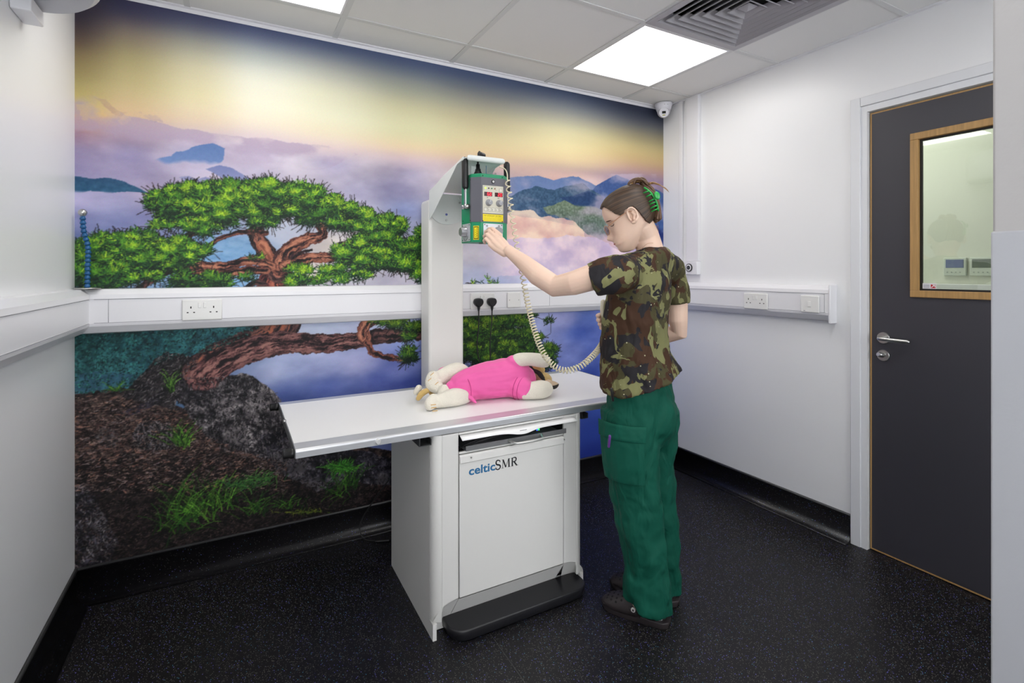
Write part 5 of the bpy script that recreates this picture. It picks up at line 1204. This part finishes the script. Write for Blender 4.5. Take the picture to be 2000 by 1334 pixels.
# hair
def hair_mat():
    m = bpy.data.materials.new('brown_hair'); m.use_nodes = True; nt = m.node_tree; b = nt.nodes['Principled BSDF']; L = nt.links.new
    a = nt.nodes.new('ShaderNodeAttribute'); a.attribute_name = 'flow'
    n = nt.nodes.new('ShaderNodeTexNoise'); n.inputs['Scale'].default_value = 1; n.inputs['Detail'].default_value = 4
    mp = nt.nodes.new('ShaderNodeMapping'); mp.inputs['Scale'].default_value = (3.0, 230, 1); L(a.outputs['Vector'], mp.inputs[0]); L(mp.outputs[0], n.inputs['Vector'])
    cr = nt.nodes.new('ShaderNodeValToRGB'); cr.color_ramp.elements[0].position = .32; cr.color_ramp.elements[0].color = srgb(26,18,13); cr.color_ramp.elements[1].position = .72; cr.color_ramp.elements[1].color = srgb(88,66,48); L(n.outputs[0], cr.inputs[0]); L(cr.outputs[0], b.inputs['Base Color'])
    b.inputs['Roughness'].default_value = .5; bp = nt.nodes.new('ShaderNodeBump'); bp.inputs['Strength'].default_value = .35; bp.inputs['Distance'].default_value = .004; L(n.outputs[0], bp.inputs['Height']); L(bp.outputs[0], b.inputs['Normal'])
    return m
M_hair = hair_mat()
M_lock = mat('hair_lock', (92,66,46), .45, var=.3, vscale=60); M_lock2 = mat('hair_lock_light', (160,122,76), .45, var=.25, vscale=60)
def hair():
    zs = .1125-(.1125+.085)*np.linspace(0, 1, 120)**1.3; n = 240; me_v = []; idx = {}; fl = []
    conv = Vector((0, -.105, .030))
    def keep(x, y, z):
        a = math.atan2(y, abs(x)+1e-6)
        # hairline: forehead, temple, round the ear, nape
        if y > .070 and z < .073: return False
        if y > .018: return z > np.interp(y, [.018, .030, .046, .060, .070, .090], [.010, .012, .027, .050, .066, .076])
        if y > -.030: return z > np.interp(y, [-.030, -.020, .006, .018], [.012, .026, .024, .010])
        return z > np.interp(y, [-.10, -.078, -.060, -.048, -.040, -.030], [-.052, -.062, -.060, -.048, -.022, .012])
    V = []; ok = []
    for z in zs:
        for k in range(n):
            th = -PI+2*PI*k/n; zz = z
            x, y, z2 = head_pt(zz, th, .0075 if z < .1 else .0085, nose=False)
            V.append(Vector((x, y, z2+(.006 if z > .1 else .006*max(0, z)/.1)))); ok.append(keep(x, y, z2))
            d = Vector((x, y, z2))-conv
            fl.append((d.length, math.atan2(d.z, abs(d.x)+.25*abs(d.y))*.11+.5+(.7 if x > 0 else 0), 0))
    me = bpy.data.meshes.new('hair'); org = ORG[person.name]; F = []
    for i in range(len(zs)-1):
        for k in range(n):
            q = (i*n+k, i*n+(k+1) % n, (i+1)*n+(k+1) % n, (i+1)*n+k)
            if all(ok[j] for j in q): F.append(q)
    F.append(tuple(range(n)))
    me.from_pydata([H(*v)-org for v in V], [], F); at = me.attributes.new('flow', 'FLOAT_VECTOR', 'POINT')
    at.data.foreach_set('vector', np.array(fl, np.float32).ravel())
    bm = bmesh.new(); bm.from_mesh(me); bmesh.ops.delete(bm, geom=[v for v in bm.verts if not v.link_faces], context='VERTS'); bmesh.ops.recalc_face_normals(bm, faces=bm.faces[:])
    for f in bm.faces: f.smooth = True
    bm.to_mesh(me); bm.free(); me.materials.append(M_hair)
    o = bpy.data.objects.new('hair', me); col.objects.link(o); o.parent = person; ORG[o.name] = org
    sm = o.modifiers.new('sm', 'SMOOTH'); sm.factor = .5; sm.iterations = 4
    s = o.modifiers.new('s', 'SOLIDIFY'); s.thickness = .007; s.offset = -1
    rr = random.Random(5)
    # twist and bun: many strands gathered to the crown
    bun = MB()
    def S(x, y, z): return H(x, y, z)
    for k in range(26):
        x = rr.uniform(-.022, .030); y0 = -.096+rr.uniform(-.008, .008)
        pts = [S(x*1.2, y0, -.045+rr.uniform(-.01, .01)), S(x, -.118, -.01), S(x*.8, -.126, .030), S(x*.8, -.120+rr.uniform(-.01, .01), .070), S(x*.9, -.100, .092+rr.uniform(0, .012))]
        bun.blob(smooth_path(pts, 2), rr.uniform(.004, .008), 8)
    bun.build('hair_twist', M_lock, o)
    for k in range(34):
        a = rr.uniform(0, 1); x = rr.uniform(-.03, .03)
        p0 = S(x, -.112-.01*a, .082); p1 = S(x*1.2, -.095+rr.uniform(-.02, .015), .118+rr.uniform(-.004, .010)); p2 = S(x*1.3, -.055+rr.uniform(-.02, .014), .114+rr.uniform(-.006, .008)); p3 = S(x*.9, -.058, .088)
        MB().tube(smooth_path([p0, p1, p2, p3], 2), [.0034]*len(smooth_path([p0, p1, p2, p3], 2)), 6).build('bun_lock', rr.choice([M_lock, M_lock2, M_lock]), o)
    for k in range(9):
        p0 = S(rr.uniform(-.01, .02), -.120, .085); d = rr.uniform(-1, 1)
        q = smooth_path([p0, P(1272+rr.uniform(-4, 4), 356+rr.uniform(-3, 3), 1.94), P(1288+3*d, 360+2*d, 1.93), P(1297+6*d, 366+3*d, 1.93), P(1304+3*d, 373+3*d, 1.93)], 2)
        MB().tube(q, [.0020*(1-.8*i/(len(q)-1)) for i in range(len(q))], 6).build('loose_lock', M_lock2, o)
    for k in range(10):
        v = rr.uniform(400, 440); q = smooth_path([P(1274, v, 1.95), P(1281+rr.uniform(0, 3), v+rr.uniform(0, 8), 1.95), P(1287+rr.uniform(-3, 4), v+rr.uniform(4, 20), 1.95)], 2)
        MB().tube(q, .0005, 4).build('loose_lock', M_lock2, o)
    # claw clip
    m = mat('clip_green', (22,156,62), .3, coat=.3)
    c = MB(); sp = smooth_path([P(1259, 367, 1.885), P(1268, 373, 1.875), P(1276, 383, 1.872), P(1283, 395, 1.875), P(1285.5, 411, 1.885)], 2)
    c.blob(sp, .0036, 10); cl = c.build('claw_clip', m, person)
    for i, (u, v, du, dv) in enumerate(((1268, 373, -11, 4), (1274, 379, -12, 6), (1279, 388, -11, 6), (1282, 394, -14, 6), (1284, 401, -13, 6), (1285, 408, -12, 5))):
        MB().blob(smooth_path([P(u, v, 1.876), P(u+du*.45, v+dv*.35, 1.870), P(u+du, v+dv, 1.884)], 2), [.0030]*12+[.0022]*4 if False else .0026, 8).build('claw_tooth', m, cl)
    rot = Matrix((CR, CF, UP)).transposed()
    b = MB(); b.ell(P(1283.5, 382, 1.865), (.0105, .0038, .0155), rot @ Matrix.Rotation(math.radians(-18), 3, 'Y')); b.build('clip_wing', m, cl)
hair()
# scrub top
def camo():
    m = bpy.data.materials.new('camouflage_cotton'); m.use_nodes = True; nt = m.node_tree; b = nt.nodes['Principled BSDF']; L = nt.links.new
    tc = nt.nodes.new('ShaderNodeTexCoord')
    def layer(loc, scale, thr, soft=.004, dist=.55, det=3.0):
        mp = nt.nodes.new('ShaderNodeMapping'); mp.inputs['Location'].default_value = loc; mp.inputs['Scale'].default_value = (1, 1, .85); L(tc.outputs['Object'], mp.inputs[0])
        n = nt.nodes.new('ShaderNodeTexNoise'); n.inputs['Scale'].default_value = scale; n.inputs['Detail'].default_value = det; n.inputs['Distortion'].default_value = dist; n.inputs['Roughness'].default_value = .5; L(mp.outputs[0], n.inputs['Vector'])
        r = nt.nodes.new('ShaderNodeMapRange'); r.inputs[1].default_value = thr-soft; r.inputs[2].default_value = thr+soft; L(n.outputs[0], r.inputs[0]); return r.outputs[0]
    last = None
    def mix(a, fac, c):
        x = nt.nodes.new('ShaderNodeMix'); x.data_type = 'RGBA'; L(fac, x.inputs['Factor'])
        if isinstance(a, tuple): x.inputs['A'].default_value = srgb(*a)
        else: L(a, x.inputs['A'])
        x.inputs['B'].default_value = srgb(*c); return x.outputs['Result']
    c = mix((72,68,44), layer((0, 0, 0), 12, .50), (66,44,30))
    c = mix(c, layer((3.1, 7, 2), 13, .56), (36,34,38))
    c = mix(c, layer((9.3, 1, 5), 11, .545, dist=.9), (122,122,82))
    c = mix(c, layer((1.3, 5, 9), 17, .62), (36,34,38))
    v = nt.nodes.new('ShaderNodeTexVoronoi'); v.inputs['Scale'].default_value = 34; L(tc.outputs['Object'], v.inputs['Vector'])
    lt = nt.nodes.new('ShaderNodeMath'); lt.operation = 'LESS_THAN'; lt.inputs[1].default_value = .085; L(v.outputs['Distance'], lt.inputs[0])
    c = mix(c, lt.outputs[0], (176,172,140))
    L(c, b.inputs['Base Color']); b.inputs['Roughness'].default_value = .75; b.inputs['Specular IOR Level'].default_value = .25
    mp = nt.nodes.new('ShaderNodeMapping'); mp.inputs['Scale'].default_value = (1, 1, .45); mp.inputs['Rotation'].default_value = (0, .5, .3); L(tc.outputs['Object'], mp.inputs[0])
    n = nt.nodes.new('ShaderNodeTexNoise'); n.inputs['Scale'].default_value = 16; n.inputs['Detail'].default_value = 2; n.inputs['Distortion'].default_value = .8; L(mp.outputs[0], n.inputs['Vector'])
    bp = nt.nodes.new('ShaderNodeBump'); bp.inputs['Strength'].default_value = .55; bp.inputs['Distance'].default_value = .03; L(n.outputs[0], bp.inputs['Height']); L(bp.outputs[0], b.inputs['Normal'])
    return m
M_camo = camo()
def shirt():
    b = MB(); n = 36
    rings = [  # centre u, v, depth, half width, half depth, yaw offset
        (1275, 482, 1.965, .056, .046), (1275, 488, 1.965, .075, .056), (1268, 496, 1.962, .112, .074), (1259, 508, 1.958, .150, .086), (1255, 525, 1.955, .166, .090), (1251, 550, 1.955, .166, .103), (1247, 585, 1.955, .160, .115), (1241, 620, 1.955, .150, .119), (1236, 660, 1.955, .141, .119), (1239, 700, 1.955, .149, .125), (1246, 728, 1.955, .160, .134), (1252, 748, 1.957, .170, .142)]
    R = []
    for u, v, d, ra, rb in rings:
        R.append([p+UP*(0.0) for p in ering(P(u, v, d), BL, BF, ra, rb, n, .92)])
    # fold ripples towards the waist and a flared hem
    for i, ring_ in enumerate(R):
        c = sum(ring_, Vector())/n; k = max(0, (i-6)/5)
        for p in ring_: p += UP*(k*.045*max(-.6, (p-c).dot(CR)/.15))
        for j, p in enumerate(ring_): t = 2*PI*j/n; p += (p-c).normalized()*(.006*k*math.sin(5*t+i*.6)+.004*k*math.sin(9*t-i))
    b.loft(R)
    b.tube([P(1248, 528, 1.92), LS+UP*.004, P(1182, 539, 1.772), P(1157, 547, 1.783)], [.060, .069, .064, .060], 24)
    b.tube([P(1268, 512, 1.96), P(1290, 520, 2.02), RS+UP*.004], [.062, .066, .066], 20)
    b.tube([P(1268, 522, 1.97), RS, P(1319, 565, 2.10), P(1321, 594, 2.10)], [.060, .064, .058, .055], 24)
    o = b.build('scrub_top', M_camo, person); remesh(o, .0055, 5, [('shirt_folds', .10, .016), ('shirt_creases', .035, .005)])
    # sleeve hem bands
    m = mat('camo_hem', (96,96,58), .75)
    ax = (P(1157, 547, 1.783)-P(1182, 536, 1.772)).normalized()
shirt()
# trousers
M_tr = mat('bottle_green_twill', (5,80,64), .75, var=.06, vscale=14, spec=.25)
def add_folds(m):
    nt = m.node_tree; L = nt.links.new; b = nt.nodes['Principled BSDF']; tc = nt.nodes.new('ShaderNodeTexCoord'); mp = nt.nodes.new('ShaderNodeMapping'); mp.inputs['Scale'].default_value = (1, 1, .5); mp.inputs['Rotation'].default_value = (.3, .35, 0); L(tc.outputs['Object'], mp.inputs[0])
    n = nt.nodes.new('ShaderNodeTexNoise'); n.inputs['Scale'].default_value = 13; n.inputs['Detail'].default_value = 2; n.inputs['Distortion'].default_value = 1.2; L(mp.outputs[0], n.inputs['Vector'])
    bp = nt.nodes.new('ShaderNodeBump'); bp.inputs['Strength'].default_value = .6; bp.inputs['Distance'].default_value = .03; L(n.outputs[0], bp.inputs['Height']); L(bp.outputs[0], b.inputs['Normal'])
add_folds(M_tr)
def trousers():
    b = MB(); n = 32
    hips = [(1250, 742, 1.962, .138, .105), (1252, 775, 1.965, .150, .118), (1253, 808, 1.968, .158, .126), (1251, 840, 1.97, .155, .118), (1250, 862, 1.97, .135, .100)]
    b.loft([ering(P(u, v, d), BL, BF, ra, rb, n, .95) for u, v, d, ra, rb in hips])
    # seat
    b.ell(P(1280, 815, 1.91), (.085, .075, .095)); b.ell(P(1292, 812, 2.02), (.070, .070, .09))
    for li, pts in enumerate(LEGC):
        R = []
        for i, (p, r) in enumerate(pts):
            rg = ering(p, BL, BF, r*.90, r*1.04, n, 1)
            c = p
            for j, q in enumerate(rg): t = 2*PI*j/n; k = max(0, i-3)/6; q += (q-c).normalized()*(.005*k*math.sin(4*t+i*1.9+li)+.004*k*math.sin(7*t-i*1.3))
            if i == len(pts)-1:
                for q in rg: q += UP*(.018*(q-c).dot(BF)/.08+.010)
            R.append(rg)
        b.loft(R)
    o = b.build('trousers', M_tr, person); remesh(o, .006, 6, [('trouser_folds', .09, .018), ('trouser_creases', .04, .007)])
    return o
trousers()
def leg_patch(z_px, ang0, ang1, off, rows, cols=14, taper=None):
    """grid lying on the near leg surface; angle measured in the (BL, BF) ring"""
    pts = LEGC[0]; G = []
    for v in rows:
        i = max(j for j in range(len(pts)) if [800,850,900,960,1010,1060,1110,1150,1182][j] <= v); i = min(i, len(pts)-2)
        v0, v1 = [800,850,900,960,1010,1060,1110,1150,1182][i:i+2]; t = (v-v0)/(v1-v0); c = pts[i][0].lerp(pts[i+1][0], t); r = pts[i][1]*(1-t)+pts[i+1][1]*t
        G.append([c+BL*(r*.90+off)*math.cos(a)+BF*(r*1.04+off)*math.sin(a) for a in np.linspace(ang0, ang1, cols)])
    return G
def pocket():
    # direction of the viewer-side of the leg expressed in the ring
    a0, a1 = math.radians(-44), math.radians(44)
    G = leg_patch(0, a0, a1, .010, np.linspace(826, 926, 12)); b = MB(); b.loft(G, cap=False, closed=False); pk = b.build('cargo_pocket', M_tr, person)
    s = pk.modifiers.new('s', 'SOLIDIFY'); s.thickness = .008; s.offset = -1; bv = pk.modifiers.new('b', 'BEVEL'); bv.width = .003; bv.segments = 2
    G = leg_patch(0, a0-.03, a1+.03, .016, np.linspace(815, 846, 6)); b = MB(); b.loft(G, cap=False, closed=False); fl = b.build('pocket_flap', M_tr, pk); s = fl.modifiers.new('s', 'SOLIDIFY'); s.thickness = .005; s.offset = -1; bv = fl.modifiers.new('b', 'BEVEL'); bv.width = .002
    st = mat('stitching', (8,62,50), .7); m = MB()
    for a in (a0+.05, a0+.5, a1-.05):
        g = leg_patch(0, a, a+.01, .0108, np.linspace(848, 924, 12), 2); m.tube([r[0] for r in g], .0008, 5)
    m.build('stitching', st, pk)
    g = leg_patch(0, math.radians(20), math.radians(21), .004, np.linspace(935, 1090, 20), 2); MB().tube([r[0] for r in g], .0010, 5).build('seam', st, person)
    for (u0, v0, u1, v1, d, c, lab) in ((1191, 852, 1189, 872, 1.805, (96,50,130), 'purple pen standing in the thigh pocket'), (1194, 760, 1197, 782, 1.83, (24,24,26), 'black pen clipped in the hip pocket')):
        pn = MB(); pn.blob([P(u0, v0, d), P(u1, v1, d+.004)], .0048, 12); tag(pn.build('pen', mat('pen%d' % c[0], c, .3)), lab, 'pen')
pocket()
# clogs
def clog(name, heel, toe, label):
    heel, toe = Vector(heel), Vector(toe); f = (toe-heel).normalized(); r_ = f.cross(UP).normalized(); L = (toe-heel).length
    m = mat('clog_brown_black', (44,38,40), .55); b = MB()
    def W(t): return float(np.interp(t, [0,.06,.2,.4,.62,.8,.93,1.0], [.018,.034,.038,.040,.047,.046,.034,.012]))
    def out(z, g):
        pts = []
        ts = np.linspace(0, 1, 16)
        for t in ts: pts.append(heel+f*(t*L*(1+2*g)-g*L)+r_*(W(t)+g*.1)+UP*z)
        for t in ts[::-1]: pts.append(heel+f*(t*L*(1+2*g)-g*L)-r_*(W(t)+g*.1)+UP*z)
        return pts
    b.loft([out(.0008, -.01), out(.006, .0), out(.022, .012), out(.027, .006)]); s = b.build('clog', m, person)
    # upper: rounded vamp over the front half
    b = MB(); R = []
    for t in np.linspace(.40, 1.0, 14):
        h = float(np.interp(t, [.40,.55,.72,.86,.95,1.0], [.088,.082,.066,.052,.040,.026])); w_ = W(t)+.003; c = heel+f*(t*L)+UP*.022
        R.append([c+r_*w_*math.copysign(abs(math.cos(a))**.8, math.cos(a))+UP*(h-.022)*math.sin(a)**.8 for a in np.linspace(0, PI, 17)])
    b.loft(R, cap=False, closed=False); 
    up = b.build('vamp', m, s); so = up.modifiers.new('s', 'SOLIDIFY'); so.thickness = .006; so.offset = -1
    # heel cup
    b = MB(); R = []
    for z, g in ((.022, 1.04), (.040, 1.0), (.052, .98)):
        R.append([heel+f*(.012+(.10*(1-math.cos(a)) if True else 0)*1.0)*1.0+r_*.040*g*math.sin(a)+UP*(z if abs(a) < 1.0 else z) for a in np.linspace(-1.45, 1.45, 17)])
    b.loft(R, cap=False, closed=False); hc = b.build('heel_cup', m, s); so = hc.modifiers.new('s', 'SOLIDIFY'); so.thickness = .006
    for sd in (-1, 1):
        MB().blob([heel+f*L*.50+r_*sd*.046+UP*.050, heel+f*L*.30+r_*sd*.043+UP*.044, heel+f*L*.12+r_*sd*.036+UP*.046], [.008, .009, .008], 10).build('strap', m, s)
        q = heel+f*L*.46+r_*sd*.0535+UP*.052; MB().cyl(q-r_*sd*.004, q+r_*sd*.002, .0085, .0080, 20).build('rivet', mat('rivet_white', (205,205,205), .4), s); MB().ell(q+r_*sd*.0021, (.004, .004, .004), seg=10, rings=6).build('rivet_mark', m, s)
    for i, t in enumerate((.66, .74, .82, .90)):
        for j in range(-2, 3):
            if i == 3 and abs(j) == 2: continue
            a = PI/2+j*.36+(.18 if i % 2 else 0); h = float(np.interp(t, [.40,.55,.72,.86,.95,1.0], [.088,.082,.066,.052,.040,.026])); w_ = W(t)+.003; c = heel+f*(t*L)+UP*.022
            q = c+r_*w_*math.copysign(abs(math.cos(a))**.8, math.cos(a))+UP*(h-.022)*max(math.sin(a), 0)**.8; nn = (r_*math.cos(a)+UP*math.sin(a)+f*.35).normalized()
            MB().cyl(q-nn*.002, q+nn*.0007, .0042, seg=12).build('vent_hole', M_hole, up)
    MB().blob([heel+f*.045+UP*.03, heel+f*.06+UP*.075, heel+f*.075+UP*.10], [.030, .031, .032], 18).build('sock', mat('sock_grey', (205,206,210), .8), person)
clog('clog', (1.404, 1.360, 0), (1.276, 1.582, 0), '')
clog('clog', (1.530, 1.432, 0), (1.388, 1.668, 0), '')
b = MB(); b.blob([P(1181, 640, 2.125), P(1177.5, 606, 2.13), P(1178, 590, 2.14)], [.012, .012, .011], 14); hs = b.build('hand_switch', mat('cream_plastic', (216,210,190), .4)); tag(hs, 'cream hand switch held in the hand in front of the scrub top', 'hand switch')
# ---------------------------------------------------------------- plush dog
def dog():
    M_pl = mat('white_plush', (232,226,212), .95, bump=.5, bscale=260, var=.04, vscale=20, sheen=.3); M_tan = mat('tan_plush', (214,180,112), .95, bump=.6, bscale=220, sheen=.3); M_blk = mat('black_plush', (38,34,34), .9, bump=.5, bscale=220)
    M_pk = mat('pink_jersey', (236,96,168), .7, sheen=.2)
    nt = M_pk.node_tree; L = nt.links.new; bb = nt.nodes['Principled BSDF']; tc = nt.nodes.new('ShaderNodeTexCoord'); mp = nt.nodes.new('ShaderNodeMapping'); mp.inputs['Scale'].default_value = (.35, 1.6, 1.6); L(tc.outputs['Object'], mp.inputs[0]); n = nt.nodes.new('ShaderNodeTexNoise'); n.inputs['Scale'].default_value = 16; n.inputs['Detail'].default_value = 1; L(mp.outputs[0], n.inputs['Vector']); bp = nt.nodes.new('ShaderNodeBump'); bp.inputs['Strength'].default_value = .7; bp.inputs['Distance'].default_value = .03; L(n.outputs[0], bp.inputs['Height']); L(bp.outputs[0], bb.inputs['Normal'])
    zt = TZ+.0005
    r = empty('plush_dog', (1.0, 2.03, zt), 'white plush dog in a pink body suit lying on its side on the table', 'soft toy')
    def at(u, v, d): p = P(u, v, d); p.z = max(p.z, zt+.0); return p
    def floor_r(p, rad): q = Vector(p); q.z = max(q.z, zt+rad); return q
    def limb(b, pts, rad):
        b.blob(smooth_path([floor_r(P(*a), q*.97) for a, q in zip(pts, rad)], 2), list(np.interp(np.linspace(0, 1, len(smooth_path([Vector((0,0,0))]*len(pts), 2))), np.linspace(0, 1, len(rad)), rad)), 18)
    b = MB()
    limb(b, [(912, 752, 2.18), (940, 745, 2.22), (990, 740, 2.27), (1015, 738, 2.30)], [.052, .066, .072, .058])
    # near hind leg lying on the table, foot standing on its side
    limb(b, [(908, 781, 2.13), (884, 789, 2.085), (862, 788, 2.06), (847, 784, 2.045)], [.030, .038, .029, .022])
    limb(b, [(846, 780, 2.045), (842, 790, 2.035), (840, 801, 2.02)], [.023, .027, .022])
    # far hind leg folded above it
    limb(b, [(908, 738, 2.25), (892, 727, 2.235), (870, 734, 2.215), (852, 744, 2.185)], [.044, .049, .038, .033])
    limb(b, [(846, 738, 2.17), (843, 750, 2.16), (856, 758, 2.145)], [.030, .031, .026])
    limb(b, [(868, 762, 2.12), (862, 772, 2.10)], [.024, .020])
    # forelegs
    limb(b, [(1003, 722, 2.26), (1008, 704, 2.24), (1030, 701, 2.24), (1050, 703, 2.25), (1064, 706, 2.26)], [.036, .034, .029, .031, .028])
    limb(b, [(1024, 765, 2.20), (1038, 765, 2.20), (1055, 761, 2.21), (1064, 760, 2.22)], [.040, .038, .041, .037])
    o = b.build('body', M_pl, r); remesh(o, .005, 3)
    # suit
    b = MB()
    limb(b, [(882, 755, 2.135), (905, 751, 2.165), (935, 748, 2.20), (985, 742, 2.25), (1008, 740, 2.275), (1018, 741, 2.285)], [.026, .054, .077, .086, .083, .068])
    limb(b, [(996, 728, 2.26), (1003, 712, 2.245)], [.052, .042])
    limb(b, [(1000, 756, 2.23), (1020, 762, 2.205)], [.060, .050])
    limb(b, [(925, 768, 2.18), (912, 774, 2.15)], [.050, .040])
    limb(b, [(918, 776, 2.115), (930, 787, 2.10)], [.016, .004])
    limb(b, [(880, 728, 2.26), (864, 728, 2.265)], [.030, .024])
    o = b.build('body_suit', M_pk, r); remesh(o, .0045, 4, [('suit_folds', .05, .006)])
    sm_ = mat('pink_seam', (190,56,124), .8)
    for (u, v, d, du, dv, dd, rad, m_) in ((1021, 762, 2.205, 20, 6, -.025, .0515, 'hem'), (1014, 760, 2.212, 20, 6, -.025, .0555, 'hem'), (1004, 711, 2.244, 7, -16, -.015, .0440, 'hem'), (906, 760, 2.15, -20, 4, -.03, .058, 'hem')):
        c_ = P(u, v, d); t_ = (P(u+du, v+dv, d+dd)-c_).normalized(); a_ = t_.cross(UP).normalized(); b_2 = t_.cross(a_)
        c_.z = max(c_.z, zt+rad*.9)
        MB().tube([c_+a_*rad*math.cos(q)+b_2*rad*math.sin(q) for q in np.linspace(0, 2*PI, 33)], .0013, 6).build('seam', sm_, r)
    # rings of ribbing at the arm holes
    rb = mat('pink_ribbing', (206,66,138), .8)
    # tail
    b = MB(); limb(b, [(836, 762, 2.15), (824, 768, 2.14), (817, 778, 2.13)], [.011, .013, .010]); b.build('tail', M_tan, r)
    b = MB(); limb(b, [(818, 758, 2.18), (813, 766, 2.18)], [.014, .013]); b.build('tail_tip', M_pl, r)
    b = MB(); limb(b, [(840, 762, 2.18), (845, 770, 2.17), (848, 776, 2.16)], [.012, .012, .009]); b.build('hock_patch', M_tan, r)
    # stitched toes
    tt = mat('toe_thread', (204,164,92), .8)
    for (u, v, d) in ((842, 791, 2.000), (843, 797, 1.992), (845, 803, 1.992)): MB().blob([P(u, v, d), P(u+9, v-1, d+.004)], .0016, 6).build('toe_stitch', tt, r)
    for (u, v, d) in ((841, 733, 2.140), (836, 744, 2.128), (850, 751, 2.114)): MB().blob([P(u, v, d), P(u+6, v-5, d+.004)], .0014, 6).build('toe_stitch', tt, r)
    # head lying behind the forelegs
    b = MB(); limb(b, [(1044, 742, 2.36), (1062, 744, 2.38)], [.052, .040]); b.build('head', M_tan, r)
    b = MB(); limb(b, [(1038, 718, 2.34), (1050, 726, 2.33), (1058, 738, 2.32), (1061, 748, 2.32)], [.010, .013, .014, .010]); b.build('ear', M_blk, r)
    b = MB(); limb(b, [(1046, 735, 2.325), (1054, 745, 2.315)], [.014, .016]); b.build('inner_ear', mat('brown_felt', (150,112,88), .9), r)
    b = MB(); limb(b, [(1072, 750, 2.26), (1086, 752, 2.27)], [.020, .012]); b.build('ear', mat('beige_felt', (200,176,150), .9), r)
    b = MB(); limb(b, [(1074, 756, 2.25), (1084, 757, 2.25), (1089, 751, 2.27)], [.008, .008, .006]); b.build('ear_edge', M_blk, r)
    b = MB(); limb(b, [(1048, 715, 2.34), (1057, 722, 2.34)], [.022, .018]); b.build('muzzle', M_tan, r)
dog()
